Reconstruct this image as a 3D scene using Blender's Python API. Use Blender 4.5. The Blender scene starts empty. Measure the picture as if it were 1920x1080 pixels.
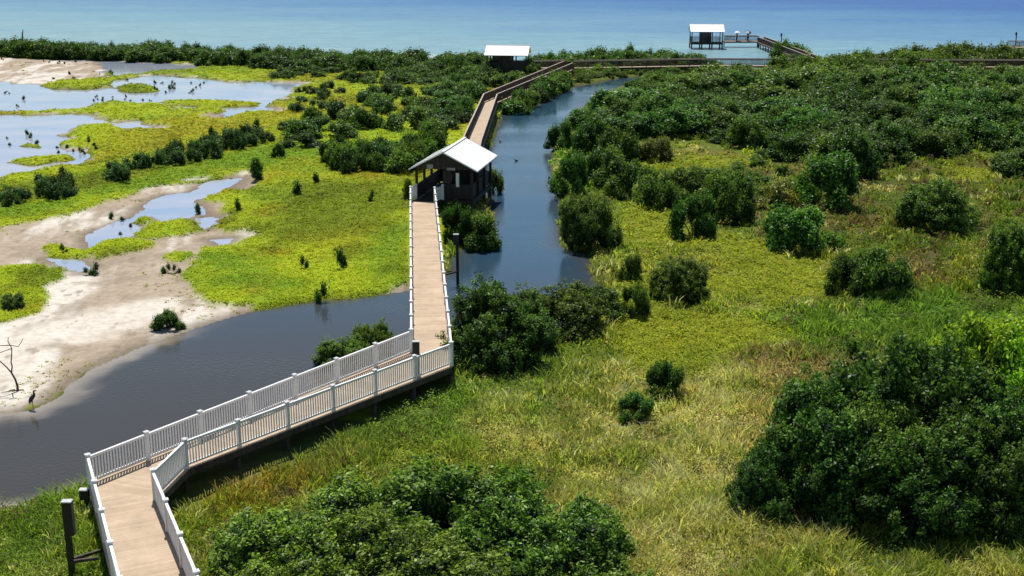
import bpy, bmesh, math, random
import numpy as np
from mathutils import Vector, Matrix

R = math.radians
rng = np.random.default_rng(7)
random.seed(7)
scene = bpy.context.scene
COL = scene.collection

# ------------------------------------------------------------------ camera
FPX, YH, CAMZ = 2300.0, -95.0, 19.2          # focal length in pixels of a 1920 wide frame, horizon row, eye height
PITCH = math.atan((540 - YH) / FPX)
cam_d = bpy.data.cameras.new("camera")
cam_d.sensor_width = 36.0
cam_d.lens = 36.0 * FPX / 1920.0
cam_d.clip_start, cam_d.clip_end = 0.5, 20000
cam = bpy.data.objects.new("camera", cam_d)
COL.objects.link(cam)
cam.location = (0, 0, CAMZ)
cam.rotation_euler = (math.pi / 2 - PITCH, 0, 0)
scene.camera = cam
CP, SP = math.cos(PITCH), math.sin(PITCH)


def at(x, y, z=0.0):
    """World point at height z seen at survey pixel x, y."""
    a, b = (x - 960) / FPX, -(y - 540) / FPX
    d = Vector((a, CP + b * SP, -SP + b * CP))
    t = (z - CAMZ) / d.z
    return Vector((d.x * t, d.y * t, z))


def survey(X, Y, Z=0.0):
    dz = Z - CAMZ
    dep = Y * CP - dz * SP
    return 960 + FPX * X / dep, 540 - FPX * (Y * SP + dz * CP) / dep


# ------------------------------------------------------------------ light
scene.view_settings.view_transform = 'Standard'
scene.view_settings.look = 'None'
scene.view_settings.gamma = 1
scene.view_settings.exposure = 0.12
SUN_AZ, SUN_EL = R(-13), R(65)               # azimuth from +Y towards +X
w = bpy.data.worlds.new("World")
scene.world = w
w.use_nodes = True
nt = w.node_tree
sky = nt.nodes.new('ShaderNodeTexSky')
sky.sky_type = 'NISHITA'
sky.sun_disc = False
sky.sun_elevation = SUN_EL
sky.sun_rotation = SUN_AZ
sky.air_density, sky.dust_density, sky.ozone_density = 1.0, 0.0, 1.3
bg = nt.nodes['Background']
nt.links.new(sky.outputs[0], bg.inputs[0])
bg.inputs[1].default_value = 0.086
sl = bpy.data.lights.new("sun", 'SUN')
sl.energy, sl.angle, sl.color = 5.0, R(0.53), (1.0, 0.95, 0.87)
so = bpy.data.objects.new("sun", sl)
COL.objects.link(so)
sdir = Vector((math.sin(SUN_AZ) * math.cos(SUN_EL), math.cos(SUN_AZ) * math.cos(SUN_EL), math.sin(SUN_EL)))
so.rotation_euler = sdir.to_track_quat('Z', 'Y').to_euler()
so.location = (0, 0, 60)


# ------------------------------------------------------------------ materials
def lin(r, g, b, k=1.0):
    f = lambda c: (c / 255 / 12.92 if c / 255 < 0.04045 else ((c / 255 + 0.055) / 1.055) ** 2.4) * k
    return (f(r), f(g), f(b))


def srgb(r, g, b, k=1.0):
    return np.array(lin(r, g, b, k))


def new_mat(name):
    m = bpy.data.materials.new(name)
    m.use_nodes = True
    n = m.node_tree
    return m, n, n.nodes['Principled BSDF'], n.nodes['Material Output']


def noise_mix(n, c1, c2, scale, detail=4, rough=0.6, lo=0.3, hi=0.7, stretch=None, coord='Object'):
    tc = n.nodes.new('ShaderNodeTexCoord')
    src = tc.outputs[coord]
    if stretch:
        mp = n.nodes.new('ShaderNodeMapping')
        mp.inputs['Scale'].default_value = stretch
        n.links.new(src, mp.inputs[0])
        src = mp.outputs[0]
    nz = n.nodes.new('ShaderNodeTexNoise')
    nz.inputs['Scale'].default_value = scale
    nz.inputs['Detail'].default_value = detail
    nz.inputs['Roughness'].default_value = rough
    n.links.new(src, nz.inputs['Vector'])
    rp = n.nodes.new('ShaderNodeValToRGB')
    rp.color_ramp.elements[0].position, rp.color_ramp.elements[1].position = lo, hi
    rp.color_ramp.elements[0].color = (*c1, 1)
    rp.color_ramp.elements[1].color = (*c2, 1)
    n.links.new(nz.outputs[0], rp.inputs[0])
    return rp.outputs[0], nz


def simple(name, c1, c2, scale=3, rough=0.6, bump=0.0, spec=0.4, stretch=None, coord='Object'):
    m, n, p, o = new_mat(name)
    c, nz = noise_mix(n, c1, c2, scale, stretch=stretch, coord=coord)
    n.links.new(c, p.inputs['Base Color'])
    p.inputs['Roughness'].default_value = rough
    p.inputs['Specular IOR Level'].default_value = spec
    if bump:
        b = n.nodes.new('ShaderNodeBump')
        b.inputs['Strength'].default_value = bump
        b.inputs['Distance'].default_value = 0.02
        n.links.new(nz.outputs[0], b.inputs['Height'])
        n.links.new(b.outputs[0], p.inputs['Normal'])
    return m


M = {}
M['white'] = simple('white_vinyl', (0.72, 0.73, 0.72), (0.88, 0.88, 0.88), 1.3, 0.45)
M['roof'] = simple('white_metal_roof', (0.82, 0.82, 0.80), (0.91, 0.91, 0.90), 0.9, 0.5, stretch=(3, 0.35, 1))
M['darkwood'] = simple('dark_stained_wood', (0.016, 0.013, 0.012), (0.04, 0.032, 0.028), 5, 0.7, 0.3, stretch=(1, 1, 0.15))
M['brownwood'] = simple('brown_stained_wood', (0.045, 0.030, 0.026), (0.105, 0.068, 0.056), 4, 0.75, 0.3, stretch=(1, 1, 0.2))
M['railcap'] = simple('weathered_rail_cap', (0.30, 0.24, 0.20), (0.48, 0.40, 0.34), 3, 0.75)
M['pile'] = simple('weathered_pile', (0.03, 0.024, 0.02), (0.10, 0.08, 0.065), 4, 0.85, 0.4, stretch=(1, 1, 0.2))
M['black'] = simple('black_metal', (0.010, 0.010, 0.011), (0.024, 0.024, 0.024), 4, 0.5)
M['lamp'] = simple('pale_lamp_lid', (0.42, 0.44, 0.42), (0.6, 0.6, 0.58), 6, 0.4)
M['sign'] = simple('pale_sign', (0.20, 0.21, 0.21), (0.34, 0.35, 0.34), 4, 0.5)
M['signwhite'] = simple('white_sign', (0.72, 0.71, 0.68), (0.80, 0.80, 0.78), 4, 0.5)
M['bark'] = simple('grey_bark', (0.035, 0.028, 0.022), (0.11, 0.09, 0.07), 8, 0.9, 0.5, stretch=(1, 1, 0.3))
M['deadwood'] = simple('dead_wood', (0.04, 0.032, 0.027), (0.10, 0.08, 0.065), 9, 0.9, 0.4)
M['plume'] = simple('slate_plumage', (0.012, 0.012, 0.013), (0.05, 0.045, 0.045), 12, 0.7)
M['plume_white'] = simple('white_plumage', (0.74, 0.74, 0.72), (0.8, 0.8, 0.79), 12, 0.7)
M['leg'] = simple('pale_bird_leg', (0.30, 0.26, 0.2), (0.40, 0.34, 0.28), 12, 0.6)
M['duck'] = simple('duck_plumage', (0.012, 0.011, 0.01), (0.05, 0.04, 0.035), 20, 0.7)
M['skin'] = simple('skin', (0.42, 0.27, 0.2), (0.5, 0.33, 0.25), 8, 0.6)
M['cloth_grey'] = simple('grey_cloth', (0.20, 0.23, 0.27), (0.30, 0.33, 0.38), 8, 0.8)
M['cloth_dark'] = simple('dark_cloth', (0.015, 0.017, 0.025), (0.035, 0.037, 0.05), 8, 0.8)
M['cloth_blue'] = simple('denim', (0.05, 0.07, 0.12), (0.08, 0.10, 0.17), 8, 0.8)
M['hair'] = simple('dark_hair', (0.02, 0.015, 0.012), (0.04, 0.03, 0.025), 12, 0.6)
M['umb_white'] = simple('white_umbrella', (0.74, 0.74, 0.73), (0.82, 0.82, 0.81), 5, 0.6)
M['umb_dark'] = simple('dark_umbrella', (0.012, 0.013, 0.018), (0.025, 0.026, 0.03), 5, 0.6)


def deck_mat(name, c1, c2, gap):
    """Deck boards run across the walk; UV.x is metres along it."""
    m, n, p, o = new_mat(name)
    uv = n.nodes.new('ShaderNodeUVMap')
    sep = n.nodes.new('ShaderNodeSeparateXYZ')
    n.links.new(uv.outputs[0], sep.inputs[0])
    mul = n.nodes.new('ShaderNodeMath'); mul.operation = 'MULTIPLY'; mul.inputs[1].default_value = 1 / 0.145
    n.links.new(sep.outputs[0], mul.inputs[0])
    fl = n.nodes.new('ShaderNodeMath'); fl.operation = 'FLOOR'
    n.links.new(mul.outputs[0], fl.inputs[0])
    fr = n.nodes.new('ShaderNodeMath'); fr.operation = 'FRACT'
    n.links.new(mul.outputs[0], fr.inputs[0])
    wn = n.nodes.new('ShaderNodeTexWhiteNoise'); wn.noise_dimensions = '1D'
    n.links.new(fl.outputs[0], wn.inputs['W'])
    mx = n.nodes.new('ShaderNodeMix'); mx.data_type = 'RGBA'
    mx.inputs['A'].default_value = (*c1, 1); mx.inputs['B'].default_value = (*c2, 1)
    n.links.new(wn.outputs['Value'], mx.inputs['Factor'])
    tc, nz = noise_mix(n, (0.74, 0.73, 0.72), (1.12, 1.10, 1.08), 0.8, detail=9, rough=0.7, coord='UV')
    mm = n.nodes.new('ShaderNodeMix'); mm.data_type = 'RGBA'; mm.blend_type = 'MULTIPLY'; mm.inputs['Factor'].default_value = 1
    n.links.new(mx.outputs['Result'], mm.inputs['A']); n.links.new(tc, mm.inputs['B'])
    gt = n.nodes.new('ShaderNodeMath'); gt.operation = 'LESS_THAN'; gt.inputs[1].default_value = 0.055
    n.links.new(fr.outputs[0], gt.inputs[0])
    m2 = n.nodes.new('ShaderNodeMix'); m2.data_type = 'RGBA'
    m2.inputs['B'].default_value = (*gap, 1)
    n.links.new(gt.outputs[0], m2.inputs['Factor']); n.links.new(mm.outputs['Result'], m2.inputs['A'])
    n.links.new(m2.outputs['Result'], p.inputs['Base Color'])
    p.inputs['Roughness'].default_value = 0.7
    p.inputs['Specular IOR Level'].default_value = 0.25
    return m


M['deck'] = deck_mat('tan_composite_deck', (0.46, 0.35, 0.24), (0.535, 0.42, 0.30), (0.20, 0.14, 0.10))


def foliage_mat(name, trans=0.35, gloss=0.3, rough=0.4, k=1.0):
    """Leaf colour comes from a per leaf attribute; a share of the light passes through."""
    m, n, p, o = new_mat(name)
    at_ = n.nodes.new('ShaderNodeVertexColor'); at_.layer_name = 'col'
    oi = n.nodes.new('ShaderNodeObjectInfo')
    hs = n.nodes.new('ShaderNodeHueSaturation')
    mr = n.nodes.new('ShaderNodeMapRange')
    mr.inputs['To Min'].default_value, mr.inputs['To Max'].default_value = 0.472, 0.518
    n.links.new(oi.outputs['Random'], mr.inputs['Value'])
    n.links.new(mr.outputs[0], hs.inputs['Hue'])
    mv = n.nodes.new('ShaderNodeMath'); mv.operation = 'MULTIPLY_ADD'
    mv.inputs[1].default_value, mv.inputs[2].default_value = 0.55 * k, 0.68 * k
    wn = n.nodes.new('ShaderNodeTexWhiteNoise'); wn.noise_dimensions = '1D'
    n.links.new(oi.outputs['Random'], wn.inputs['W'])
    n.links.new(wn.outputs['Value'], mv.inputs[0])
    n.links.new(mv.outputs[0], hs.inputs['Value'])
    n.links.new(at_.outputs['Color'], hs.inputs['Color'])
    n.links.new(hs.outputs[0], p.inputs['Base Color'])
    p.inputs['Roughness'].default_value = rough
    p.inputs['Specular IOR Level'].default_value = gloss
    tr = n.nodes.new('ShaderNodeBsdfTranslucent')
    g = n.nodes.new('ShaderNodeMix'); g.data_type = 'RGBA'; g.blend_type = 'MULTIPLY'; g.inputs['Factor'].default_value = 1
    g.inputs['B'].default_value = (1.25, 1.35, 0.7, 1)
    n.links.new(hs.outputs[0], g.inputs['A'])
    n.links.new(g.outputs['Result'], tr.inputs['Color'])
    mixs = n.nodes.new('ShaderNodeMixShader'); mixs.inputs[0].default_value = trans
    n.links.new(p.outputs[0], mixs.inputs[1]); n.links.new(tr.outputs[0], mixs.inputs[2])
    n.links.new(mixs.outputs[0], o.inputs['Surface'])
    return m


M['leaf'] = foliage_mat('mangrove_leaf', 0.36, 0.2, 0.42)
M['wood'] = None
M['grass'] = foliage_mat('grass_blade', 0.5, 0.1, 0.6)
M['succulent'] = foliage_mat('succulent_leaf', 0.35, 0.12, 0.55)


# ------------------------------------------------------------------ numpy helpers
def np_mesh(name, V, F, mat, col=None, smooth=False):
    me = bpy.data.meshes.new(name)
    V = np.ascontiguousarray(V, dtype=np.float32)
    F = np.ascontiguousarray(F, dtype=np.int32)
    k = F.shape[1]
    me.vertices.add(len(V)); me.vertices.foreach_set('co', V.ravel())
    me.loops.add(F.size); me.loops.foreach_set('vertex_index', F.ravel())
    me.polygons.add(len(F))
    me.polygons.foreach_set('loop_start', np.arange(0, F.size, k, dtype=np.int32))
    me.polygons.foreach_set('loop_total', np.full(len(F), k, dtype=np.int32))
    if smooth:
        me.polygons.foreach_set('use_smooth', np.ones(len(F), dtype=bool))
    me.update(calc_edges=True)
    if col is not None:
        a = me.color_attributes.new('col', 'FLOAT_COLOR', 'POINT')
        c = np.ones((len(V), 4), dtype=np.float32); c[:, :3] = col
        a.data.foreach_set('color', c.ravel())
    if mat:
        me.materials.append(mat)
    return me


def link(name, me, parent=None):
    o = bpy.data.objects.new(name, me)
    COL.objects.link(o)
    if parent:
        o.parent = parent
    return o


def tag(o, label=None, cat=None, group=None, kind=None):
    if label: o['label'] = label
    if cat: o['category'] = cat
    if group: o['group'] = group
    if kind: o['kind'] = kind
    return o


def thing(name, label, cat, loc=(0, 0, 0), rz=0.0, group=None):
    o = bpy.data.objects.new(name, None)
    o.empty_display_size = 0.3
    COL.objects.link(o)
    o.location = loc
    o.rotation_euler = (0, 0, rz)
    return tag(o, label, cat, group)


def _hash(ix, iy, s):
    h = (ix.astype(np.int64) * 374761393 + iy.astype(np.int64) * 668265263 + s * 974711) & 0x7fffffff
    h = ((h ^ (h >> 13)) * 1274126177) & 0x7fffffff
    return ((h ^ (h >> 16)) & 0xffff) / 65535.0


def vnoise(x, y, s=0):
    ix, iy = np.floor(x), np.floor(y)
    fx, fy = x - ix, y - iy
    fx, fy = fx * fx * (3 - 2 * fx), fy * fy * (3 - 2 * fy)
    a, b = _hash(ix, iy, s), _hash(ix + 1, iy, s)
    c, d = _hash(ix, iy + 1, s), _hash(ix + 1, iy + 1, s)
    return (a * (1 - fx) + b * fx) * (1 - fy) + (c * (1 - fx) + d * fx) * fy


def fbm(x, y, s=0, o=4):
    t, a, n = 0, 0.5, 0
    for i in range(o):
        t = t + a * vnoise(x * 2 ** i + 17 * i, y * 2 ** i - 11 * i, s + i); n += a; a *= 0.5
    return t / n * 2 - 1


def sstep(a, b, x):
    t = np.clip((x - a) / (b - a), 0, 1)
    return t * t * (3 - 2 * t)


def poly_world(pts):
    return np.array([at(x, y, 0)[:2] for x, y in pts])


def sdist(P, X, Y):
    """Signed distance (negative inside) to a polygon."""
    d2 = np.full(X.shape, 1e9); ins = np.zeros(X.shape, bool)
    n = len(P)
    for i in range(n):
        ax, ay = P[i]; bx, by = P[(i + 1) % n]
        ex, ey = bx - ax, by - ay
        t = np.clip(((X - ax) * ex + (Y - ay) * ey) / (ex * ex + ey * ey + 1e-9), 0, 1)
        d2 = np.minimum(d2, (X - ax - t * ex) ** 2 + (Y - ay - t * ey) ** 2)
        if abs(by - ay) > 1e-9:
            c = ((ay > Y) != (by > Y)) & (X < (bx - ax) * (Y - ay) / (by - ay) + ax)
            ins ^= c
    d = np.sqrt(d2)
    return np.where(ins, -d, d)


# ------------------------------------------------------------------ survey of the marsh (outlines of water, sand and plants)
CHANNEL = [(0, 778), (60, 766), (100, 748), (128, 722), (165, 694), (250, 657), (330, 627), (400, 603), (465, 586), (545, 573), (600, 565), (700, 557), (765, 546), (800, 530), (838, 512), (846, 492), (858, 470), (880, 455), (905, 445), (925, 420), (918, 390), (905, 350), (905, 300), (922, 270), (932, 240), (940, 214), (975, 208), (1010, 196), (1040, 178), (1075, 163), (1110, 157), (1150, 148), (1200, 143), (1198, 153), (1165, 163), (1130, 175), (1100, 192), (1086, 215), (1050, 240), (1036, 262), (1032, 300), (1036, 350), (1052, 380), (1048, 420), (1052, 462), (1100, 475), (1108, 505), (1125, 535), (1150, 560), (1080, 620), (950, 655), (850, 660), (760, 685), (640, 735), (540, 785), (400, 850), (280, 900), (165, 925), (60, 950), (0, 966), (-500, 1080), (-500, 930)]
PONDS = [
    [(75, 108), (200, 110), (240, 117), (345, 121), (372, 127), (300, 133), (225, 141), (190, 146), (200, 132), (180, 115), (120, 115)],
    [(0, 156), (80, 160), (95, 168), (160, 167), (210, 165), (222, 152), (290, 141), (390, 150), (420, 155), (480, 154), (560, 156), (575, 160), (550, 172), (535, 185), (505, 208), (430, 218), (400, 203), (315, 206), (300, 196), (205, 190), (160, 203), (70, 208), (0, 209), (-250, 210), (-250, 156)],
    [(0, 218), (50, 218), (140, 213), (175, 216), (208, 224), (190, 232), (150, 240), (140, 250), (120, 262), (125, 280), (165, 288), (172, 295), (150, 305), (100, 312), (60, 325), (0, 333), (-250, 345), (-250, 218)],
    [(220, 231), (265, 226), (270, 233), (305, 238), (275, 243), (240, 242)],
    [(462, 332), (420, 338), (380, 346), (345, 360), (300, 368), (240, 405), (180, 428), (160, 445), (165, 465), (215, 455), (245, 445), (262, 425), (250, 418), (275, 408), (300, 420), (360, 405), (372, 400), (400, 412), (378, 392), (365, 378), (400, 368), (445, 352)],
    [(80, 485), (120, 482), (165, 490), (170, 500), (150, 512), (120, 500)],
    [(395, 450), (435, 447), (435, 465), (405, 463)],
    [(368, 410), (395, 408), (400, 420), (375, 428)],
]
ISLANDS = [
    [(82, 160), (110, 152), (150, 151), (205, 162), (165, 169), (95, 168)],
    [(213, 165), (250, 158), (290, 162), (295, 173), (250, 175), (215, 172)],
    [(300, 192), (340, 188), (420, 190), (495, 193), (490, 201), (400, 203), (310, 198)],
    [(20, 305), (60, 297), (130, 292), (140, 300), (60, 312)],
    [(30, 275), (50, 270), (85, 272), (80, 280)],
    [(72, 470), (105, 460), (128, 470), (160, 478), (165, 485), (130, 487), (90, 482)],
    [(170, 475), (190, 455), (230, 450), (290, 460), (280, 470), (230, 480), (180, 490)],
    [(245, 420), (270, 408), (290, 415), (270, 424)],
    [(255, 440), (280, 425), (340, 415), (370, 418), (372, 435), (330, 445), (270, 452)],
    [(305, 485), (330, 475), (360, 480), (330, 495)],
    [(0, 505), (70, 503), (132, 510), (110, 530), (82, 545), (88, 560), (70, 590), (40, 600), (0, 615), (-300, 640), (-300, 520)],
]
SANDS = [
    [(0, 432), (60, 420), (130, 405), (180, 388), (240, 370), (300, 352), (360, 346), (400, 342), (465, 322), (482, 333), (455, 350), (400, 365), (370, 385), (395, 400), (440, 405), (400, 420), (385, 430), (440, 445), (440, 468), (385, 470), (360, 485), (352, 520), (368, 555), (400, 573), (470, 578), (465, 592), (330, 634), (165, 702), (100, 756), (0, 788), (-300, 860), (-300, 440)],
    [(0, 102), (60, 104), (120, 108), (200, 110), (345, 121), (240, 126), (225, 135), (190, 146), (150, 152), (80, 160), (0, 160), (-200, 160), (-200, 102)],
    [(740, 540), (772, 532), (772, 556), (730, 560)],
]
# shoreline distance by survey column
SHORE = [(-900, 250), (-300, 245), (0, 236), (300, 233), (500, 222), (800, 212), (1000, 211), (1170, 218), (1300, 214), (1345, 203), (1460, 203), (1500, 212), (1600, 207), (1750, 214), (1920, 216), (2300, 222), (3000, 230)]

# right hand marsh: patches of low yellow green plants, tan grass, ...
YELLOW = [
    [(1185, 302), (1300, 296), (1400, 300), (1425, 320), (1340, 335), (1200, 328)],
    [(1160, 395), (1225, 398), (1270, 440), (1360, 450), (1440, 470), (1520, 490), (1565, 555), (1520, 600), (1400, 610), (1380, 560), (1340, 545), (1300, 480), (1190, 460)],
    [(1120, 520), (1200, 500), (1240, 560), (1330, 575), (1420, 605), (1490, 625), (1400, 685), (1250, 715), (1160, 695), (1105, 655)],
    [(1085, 255), (1130, 250), (1150, 275), (1090, 280)],
    [(1780, 320), (1850, 325), (1830, 350), (1770, 345)],
    [(1760, 500), (1840, 470), (1880, 480), (1790, 530)],
]
REED = [[(1400, 400), (1560, 345), (1700, 300), (1960, 300), (1960, 570), (1560, 560), (1500, 500)], [(1200, 330), (1420, 318), (1480, 350), (1440, 400), (1330, 395), (1225, 372)]]
TAN = [[(1010, 690), (1200, 720), (1440, 690), (1440, 860), (1480, 960), (1700, 1050), (1750, 1150), (1150, 1150), (1080, 900), (900, 840), (940, 740)]]
GREEN = [[(480, 850), (620, 770), (800, 730), (960, 700), (1000, 760), (880, 850), (700, 860), (540, 870)],
         [(0, 960), (190, 900), (240, 1120), (-200, 1200)],
         [(1430, 560), (1600, 590), (1760, 570), (1920, 560), (1920, 680), (1440, 660)]]
OCHRE = [[(400, 940), (470, 905), (580, 880), (690, 868), (560, 920), (480, 980), (400, 1000)]]

GREEN_L = [[(-100, 395), (60, 385), (200, 355), (330, 318), (450, 285), (540, 270), (700, 268), (800, 262), (800, 300), (600, 300), (490, 315), (380, 338), (250, 362), (100, 402), (-100, 425)],
           [(380, 480), (480, 500), (560, 540), (470, 570), (380, 550)], [(680, 470), (770, 420), (770, 520), (700, 520)]]
OCHRE_L = [[(-100, 330), (150, 310), (330, 285), (430, 260), (520, 240), (480, 215), (300, 225), (200, 260), (160, 300), (-100, 345)], [(600, 462), (700, 440), (740, 450), (640, 480)],
           [(500, 140), (800, 122), (860, 128), (600, 152)], [(430, 200), (640, 190), (640, 215), (500, 235)]]
OLIVE_L = [[(520, 380), (600, 345), (760, 340), (768, 420), (700, 440), (600, 455), (500, 470), (480, 430)], [(0, 395), (200, 360), (330, 310), (300, 300), (100, 340), (-100, 360)]]

# ------------------------------------------------------------------ ground sheet on a polar grid
ND, NT = 560, 700
D0, D1, TH = 20.0, 330.0, R(34)
lD = np.linspace(math.log(D0), math.log(D1), ND)
th = np.linspace(-TH, TH, NT)
DD, TT = np.meshgrid(np.exp(lD), th, indexing='ij')
GX, GY = DD * np.sin(TT), DD * np.cos(TT)
PX, PY = survey(GX, GY)


def union(polys):
    d = np.full(GX.shape, 1e6)
    for p in polys:
        d = np.minimum(d, sdist(poly_world(p), GX, GY))
    return d


n1 = fbm(GX / 4.0, GY / 4.0, 3)
n2 = fbm(GX / 1.1, GY / 1.1, 9)
far = sstep(60, 150, DD)
sd_ch = union([CHANNEL]) + n1 * 0.25 + n2 * 0.18
n3 = fbm(GX / 1.8, GY / 3.2, 13)
sd_pond = union(PONDS) + n1 * (0.5 + 1.4 * far) + n2 * 0.35 + n3 * (0.3 + 1.1 * far)
sd_isl = union(ISLANDS) + n1 * (0.4 + 0.6 * far) + n2 * 0.35
sd_sand = union(SANDS) + n1 * (0.5 + 0.6 * far) + n2 * 0.4
shore = np.interp(PX, [s[0] for s in SHORE], [s[1] for s in SHORE])
sd_sea = (shore - GY) + n1 * 2.5
sd_w = np.minimum(np.minimum(sd_ch, sd_pond), sd_sea)
sd_w = np.maximum(sd_w, -sd_isl)
sandw = sstep(0.25, -0.25, sd_sand) * sstep(-0.2, 0.3, sd_isl)
rim = sstep(-0.2, 0.3, sd_isl) * sstep(1.6, 0.6, sd_pond + 1.2 * n1) * sstep(0.0, 0.35, n3 + 0.25) * sstep(60, 90, GY)
sandw = np.maximum(sandw, rim)
veg = (1 - sandw)
H = np.where(sd_w > 0,
             0.015 + veg * 0.26 * sstep(0, 0.7, sd_w) + sandw * 0.16 * sstep(0, 9, sd_w),
             -0.012 - 0.7 * sstep(0, 4, -sd_w))
mound = fbm(GX / 1.3, GY / 1.3, 21)
H = H + np.where(sd_w > 0, veg * sstep(0, 0.8, sd_w) * (0.10 * mound + 0.10 * n1) + sandw * sstep(0.3, 3, sd_w) * (0.035 * n1 + 0.02 * n2), 0)
# scattered shallow puddles' edges and mud lumps on the flats stay above the water line
H = np.where((sd_w > 0) & (H < 0.008), 0.008, H)


def soft(polys, wd, amp=1.0):
    return sstep(wd, -wd, union(polys) + n1 * amp * 2.2 + n2 * amp)


wy, wt, wg, wo = soft(YELLOW, 1.6, 1.5), soft(TAN, 2.0), soft(GREEN, 1.5), soft(OCHRE, 1.0)
left = sstep(0.4, -0.4, (PX - (np.interp(PY, [100, 180, 300, 560, 600], [1400, 930, 905, 800, 790]))) / 10)
left = left * (PY < 700)
left = np.where((PY >= 590) & (PX > 0) & (sd_ch > 0) & (PX < 700) & (PY < 800), 1.0, left)

# plain colours of what covers the ground
c_succ = srgb(167, 186, 36, 1.1)
c_olive = srgb(120, 142, 30, 1.0)
c_ochre = srgb(172, 152, 34, 1.0)
c_grn = srgb(116, 158, 36, 1.0)
c_sand = srgb(240, 233, 221, 0.72)
c_mud = srgb(194, 178, 157, 0.70)
c_wet = srgb(128, 116, 100, 0.66)
c_tan = srgb(214, 204, 130, 1.15)
c_oliveg = srgb(128, 146, 56, 1.1)
c_brown = srgb(150, 130, 90, 1.0)
c_dgrn = srgb(100, 146, 56, 1.05)
c_peat = srgb(60, 52, 36, 0.9)


def mix(a, b, t):
    return a * (1 - t[..., None]) + b * t[..., None]


nb = fbm(GX / 9.0, GY / 9.0, 31)
nc = fbm(GX / 3.0, GY / 5.0, 41)
nd = fbm(GX / 16.0, GY / 22.0, 51)
base = np.zeros(GX.shape + (3,))
lft = mix(c_succ + 0 * base, c_olive, sstep(-0.05, 0.55, nb) * 0.75)
lft = mix(lft, c_ochre, sstep(0.05, 0.5, nd) * 0.6 * sstep(70, 110, DD))
lft = mix(lft, c_ochre, sstep(0.28, 0.6, nc) * 0.55)
lft = mix(lft, c_grn, sstep(0.15, 0.6, fbm(GX / 6, GY / 6, 61)) * 0.6)
lft = mix(lft, c_olive * 0.85, soft(OLIVE_L, 2.5, 1.5) * 0.8)
lft = mix(lft, c_ochre * 0.9, soft(OCHRE_L, 5.0, 1.5) * 0.5)
lft = mix(lft, c_grn, soft(GREEN_L, 1.5, 1.2) * 0.75)
lft = mix(lft, c_olive * 0.6, sstep(0.22, 0.6, fbm(GX / 2.6, GY / 6.0, 66)) * 0.5)
lft = mix(lft, c_olive * 0.8, sstep(130, 220, DD) * 0.25)
rgt = mix(c_oliveg + 0 * base, c_brown, sstep(0.0, 0.5, nb) * 0.8)
rgt = mix(rgt, c_dgrn, sstep(0.1, 0.5, nd))
rgt = mix(rgt, c_tan, sstep(0.25, 0.55, nc) * 0.5)
rgt = mix(rgt, c_dgrn * np.array([1.0, 0.88, 0.95]), wg * 0.75)
rgt = mix(rgt, c_grn * 0.85, wg * 0.25 * sstep(-0.1, 0.4, nc))
rgt = mix(rgt, c_tan, wt * (0.15 + 0.65 * sstep(-0.2, 0.5, nb + 0.8 * nc)))
rgt = mix(rgt, c_grn, wt * 0.45 * sstep(0.1, 0.5, fbm(GX / 2.2, GY / 2.6, 68)))
rgt = mix(rgt, mix(c_oliveg * 0.62 + 0 * base, c_brown * 0.62, sstep(-0.15, 0.4, nc + 0.6 * nb)), soft(REED, 3.0, 1.5) * 0.85)
rgt = mix(rgt, c_ochre, wo * 0.45)
rgt = mix(rgt, mix(c_succ * np.array([0.92, 0.82, 1.5]) + 0 * base, c_olive, sstep(-0.1, 0.5, nc) * 0.45), wy)
plant_col = mix(rgt, lft, left)
streak = fbm(GX / 2.0 + GY / 9.0, GY / 14.0 - GX / 6.0, 71, 5)
sand_col = mix(c_mud + 0 * base, c_sand, sstep(-0.12, 0.30, streak + 0.35 * nb))
sand_col = mix(sand_col, c_mud * 0.72, sstep(0.05, 0.5, n2 + 0.5 * nc) * 0.6)
sand_col = mix(sand_col, c_sand * 1.08, soft([[(-100, 640), (0, 625), (120, 610), (230, 585), (330, 570), (300, 590), (180, 625), (90, 660), (100, 690), (0, 720), (-100, 740)]], 1.2, 1.2) * 0.8)
sand_col = mix(sand_col, c_wet, sstep(1.5, 0.0, sd_w) * 0.75)
for lv_, wd_, st_ in ((0.9, 0.10, 0.55), (1.9, 0.14, 0.45), (3.4, 0.18, 0.4)):      # tide lines
    sand_col = mix(sand_col, c_mud * 0.5, np.exp(-((sd_w + 0.5 * n2 + 0.5 * n1 - lv_) / wd_) ** 2) * st_ * sstep(-0.1, 0.35, fbm(GX / 1.5, GY / 1.5, 44)))
sand_col = mix(sand_col, c_mud * 0.5, sstep(0.42, 0.6, fbm(GX / 0.5, GY / 0.9, 45)) * 0.6)
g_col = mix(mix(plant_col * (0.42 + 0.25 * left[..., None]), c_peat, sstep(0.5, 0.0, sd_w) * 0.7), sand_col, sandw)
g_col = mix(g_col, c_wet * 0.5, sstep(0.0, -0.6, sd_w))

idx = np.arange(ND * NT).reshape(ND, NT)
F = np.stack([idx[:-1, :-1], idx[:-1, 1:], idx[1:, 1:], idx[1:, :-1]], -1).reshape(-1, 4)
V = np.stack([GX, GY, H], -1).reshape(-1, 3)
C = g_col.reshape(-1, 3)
# outer skirt of the same sheet: sides, the shore behind the tower and the sea bed out to the horizon
NS = 72
ang = np.linspace(-math.pi, math.pi, NS, endpoint=False)


def ring(d, z):
    return np.stack([np.sin(ang) * d, np.cos(ang) * d, np.full(NS, z)], -1)


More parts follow.
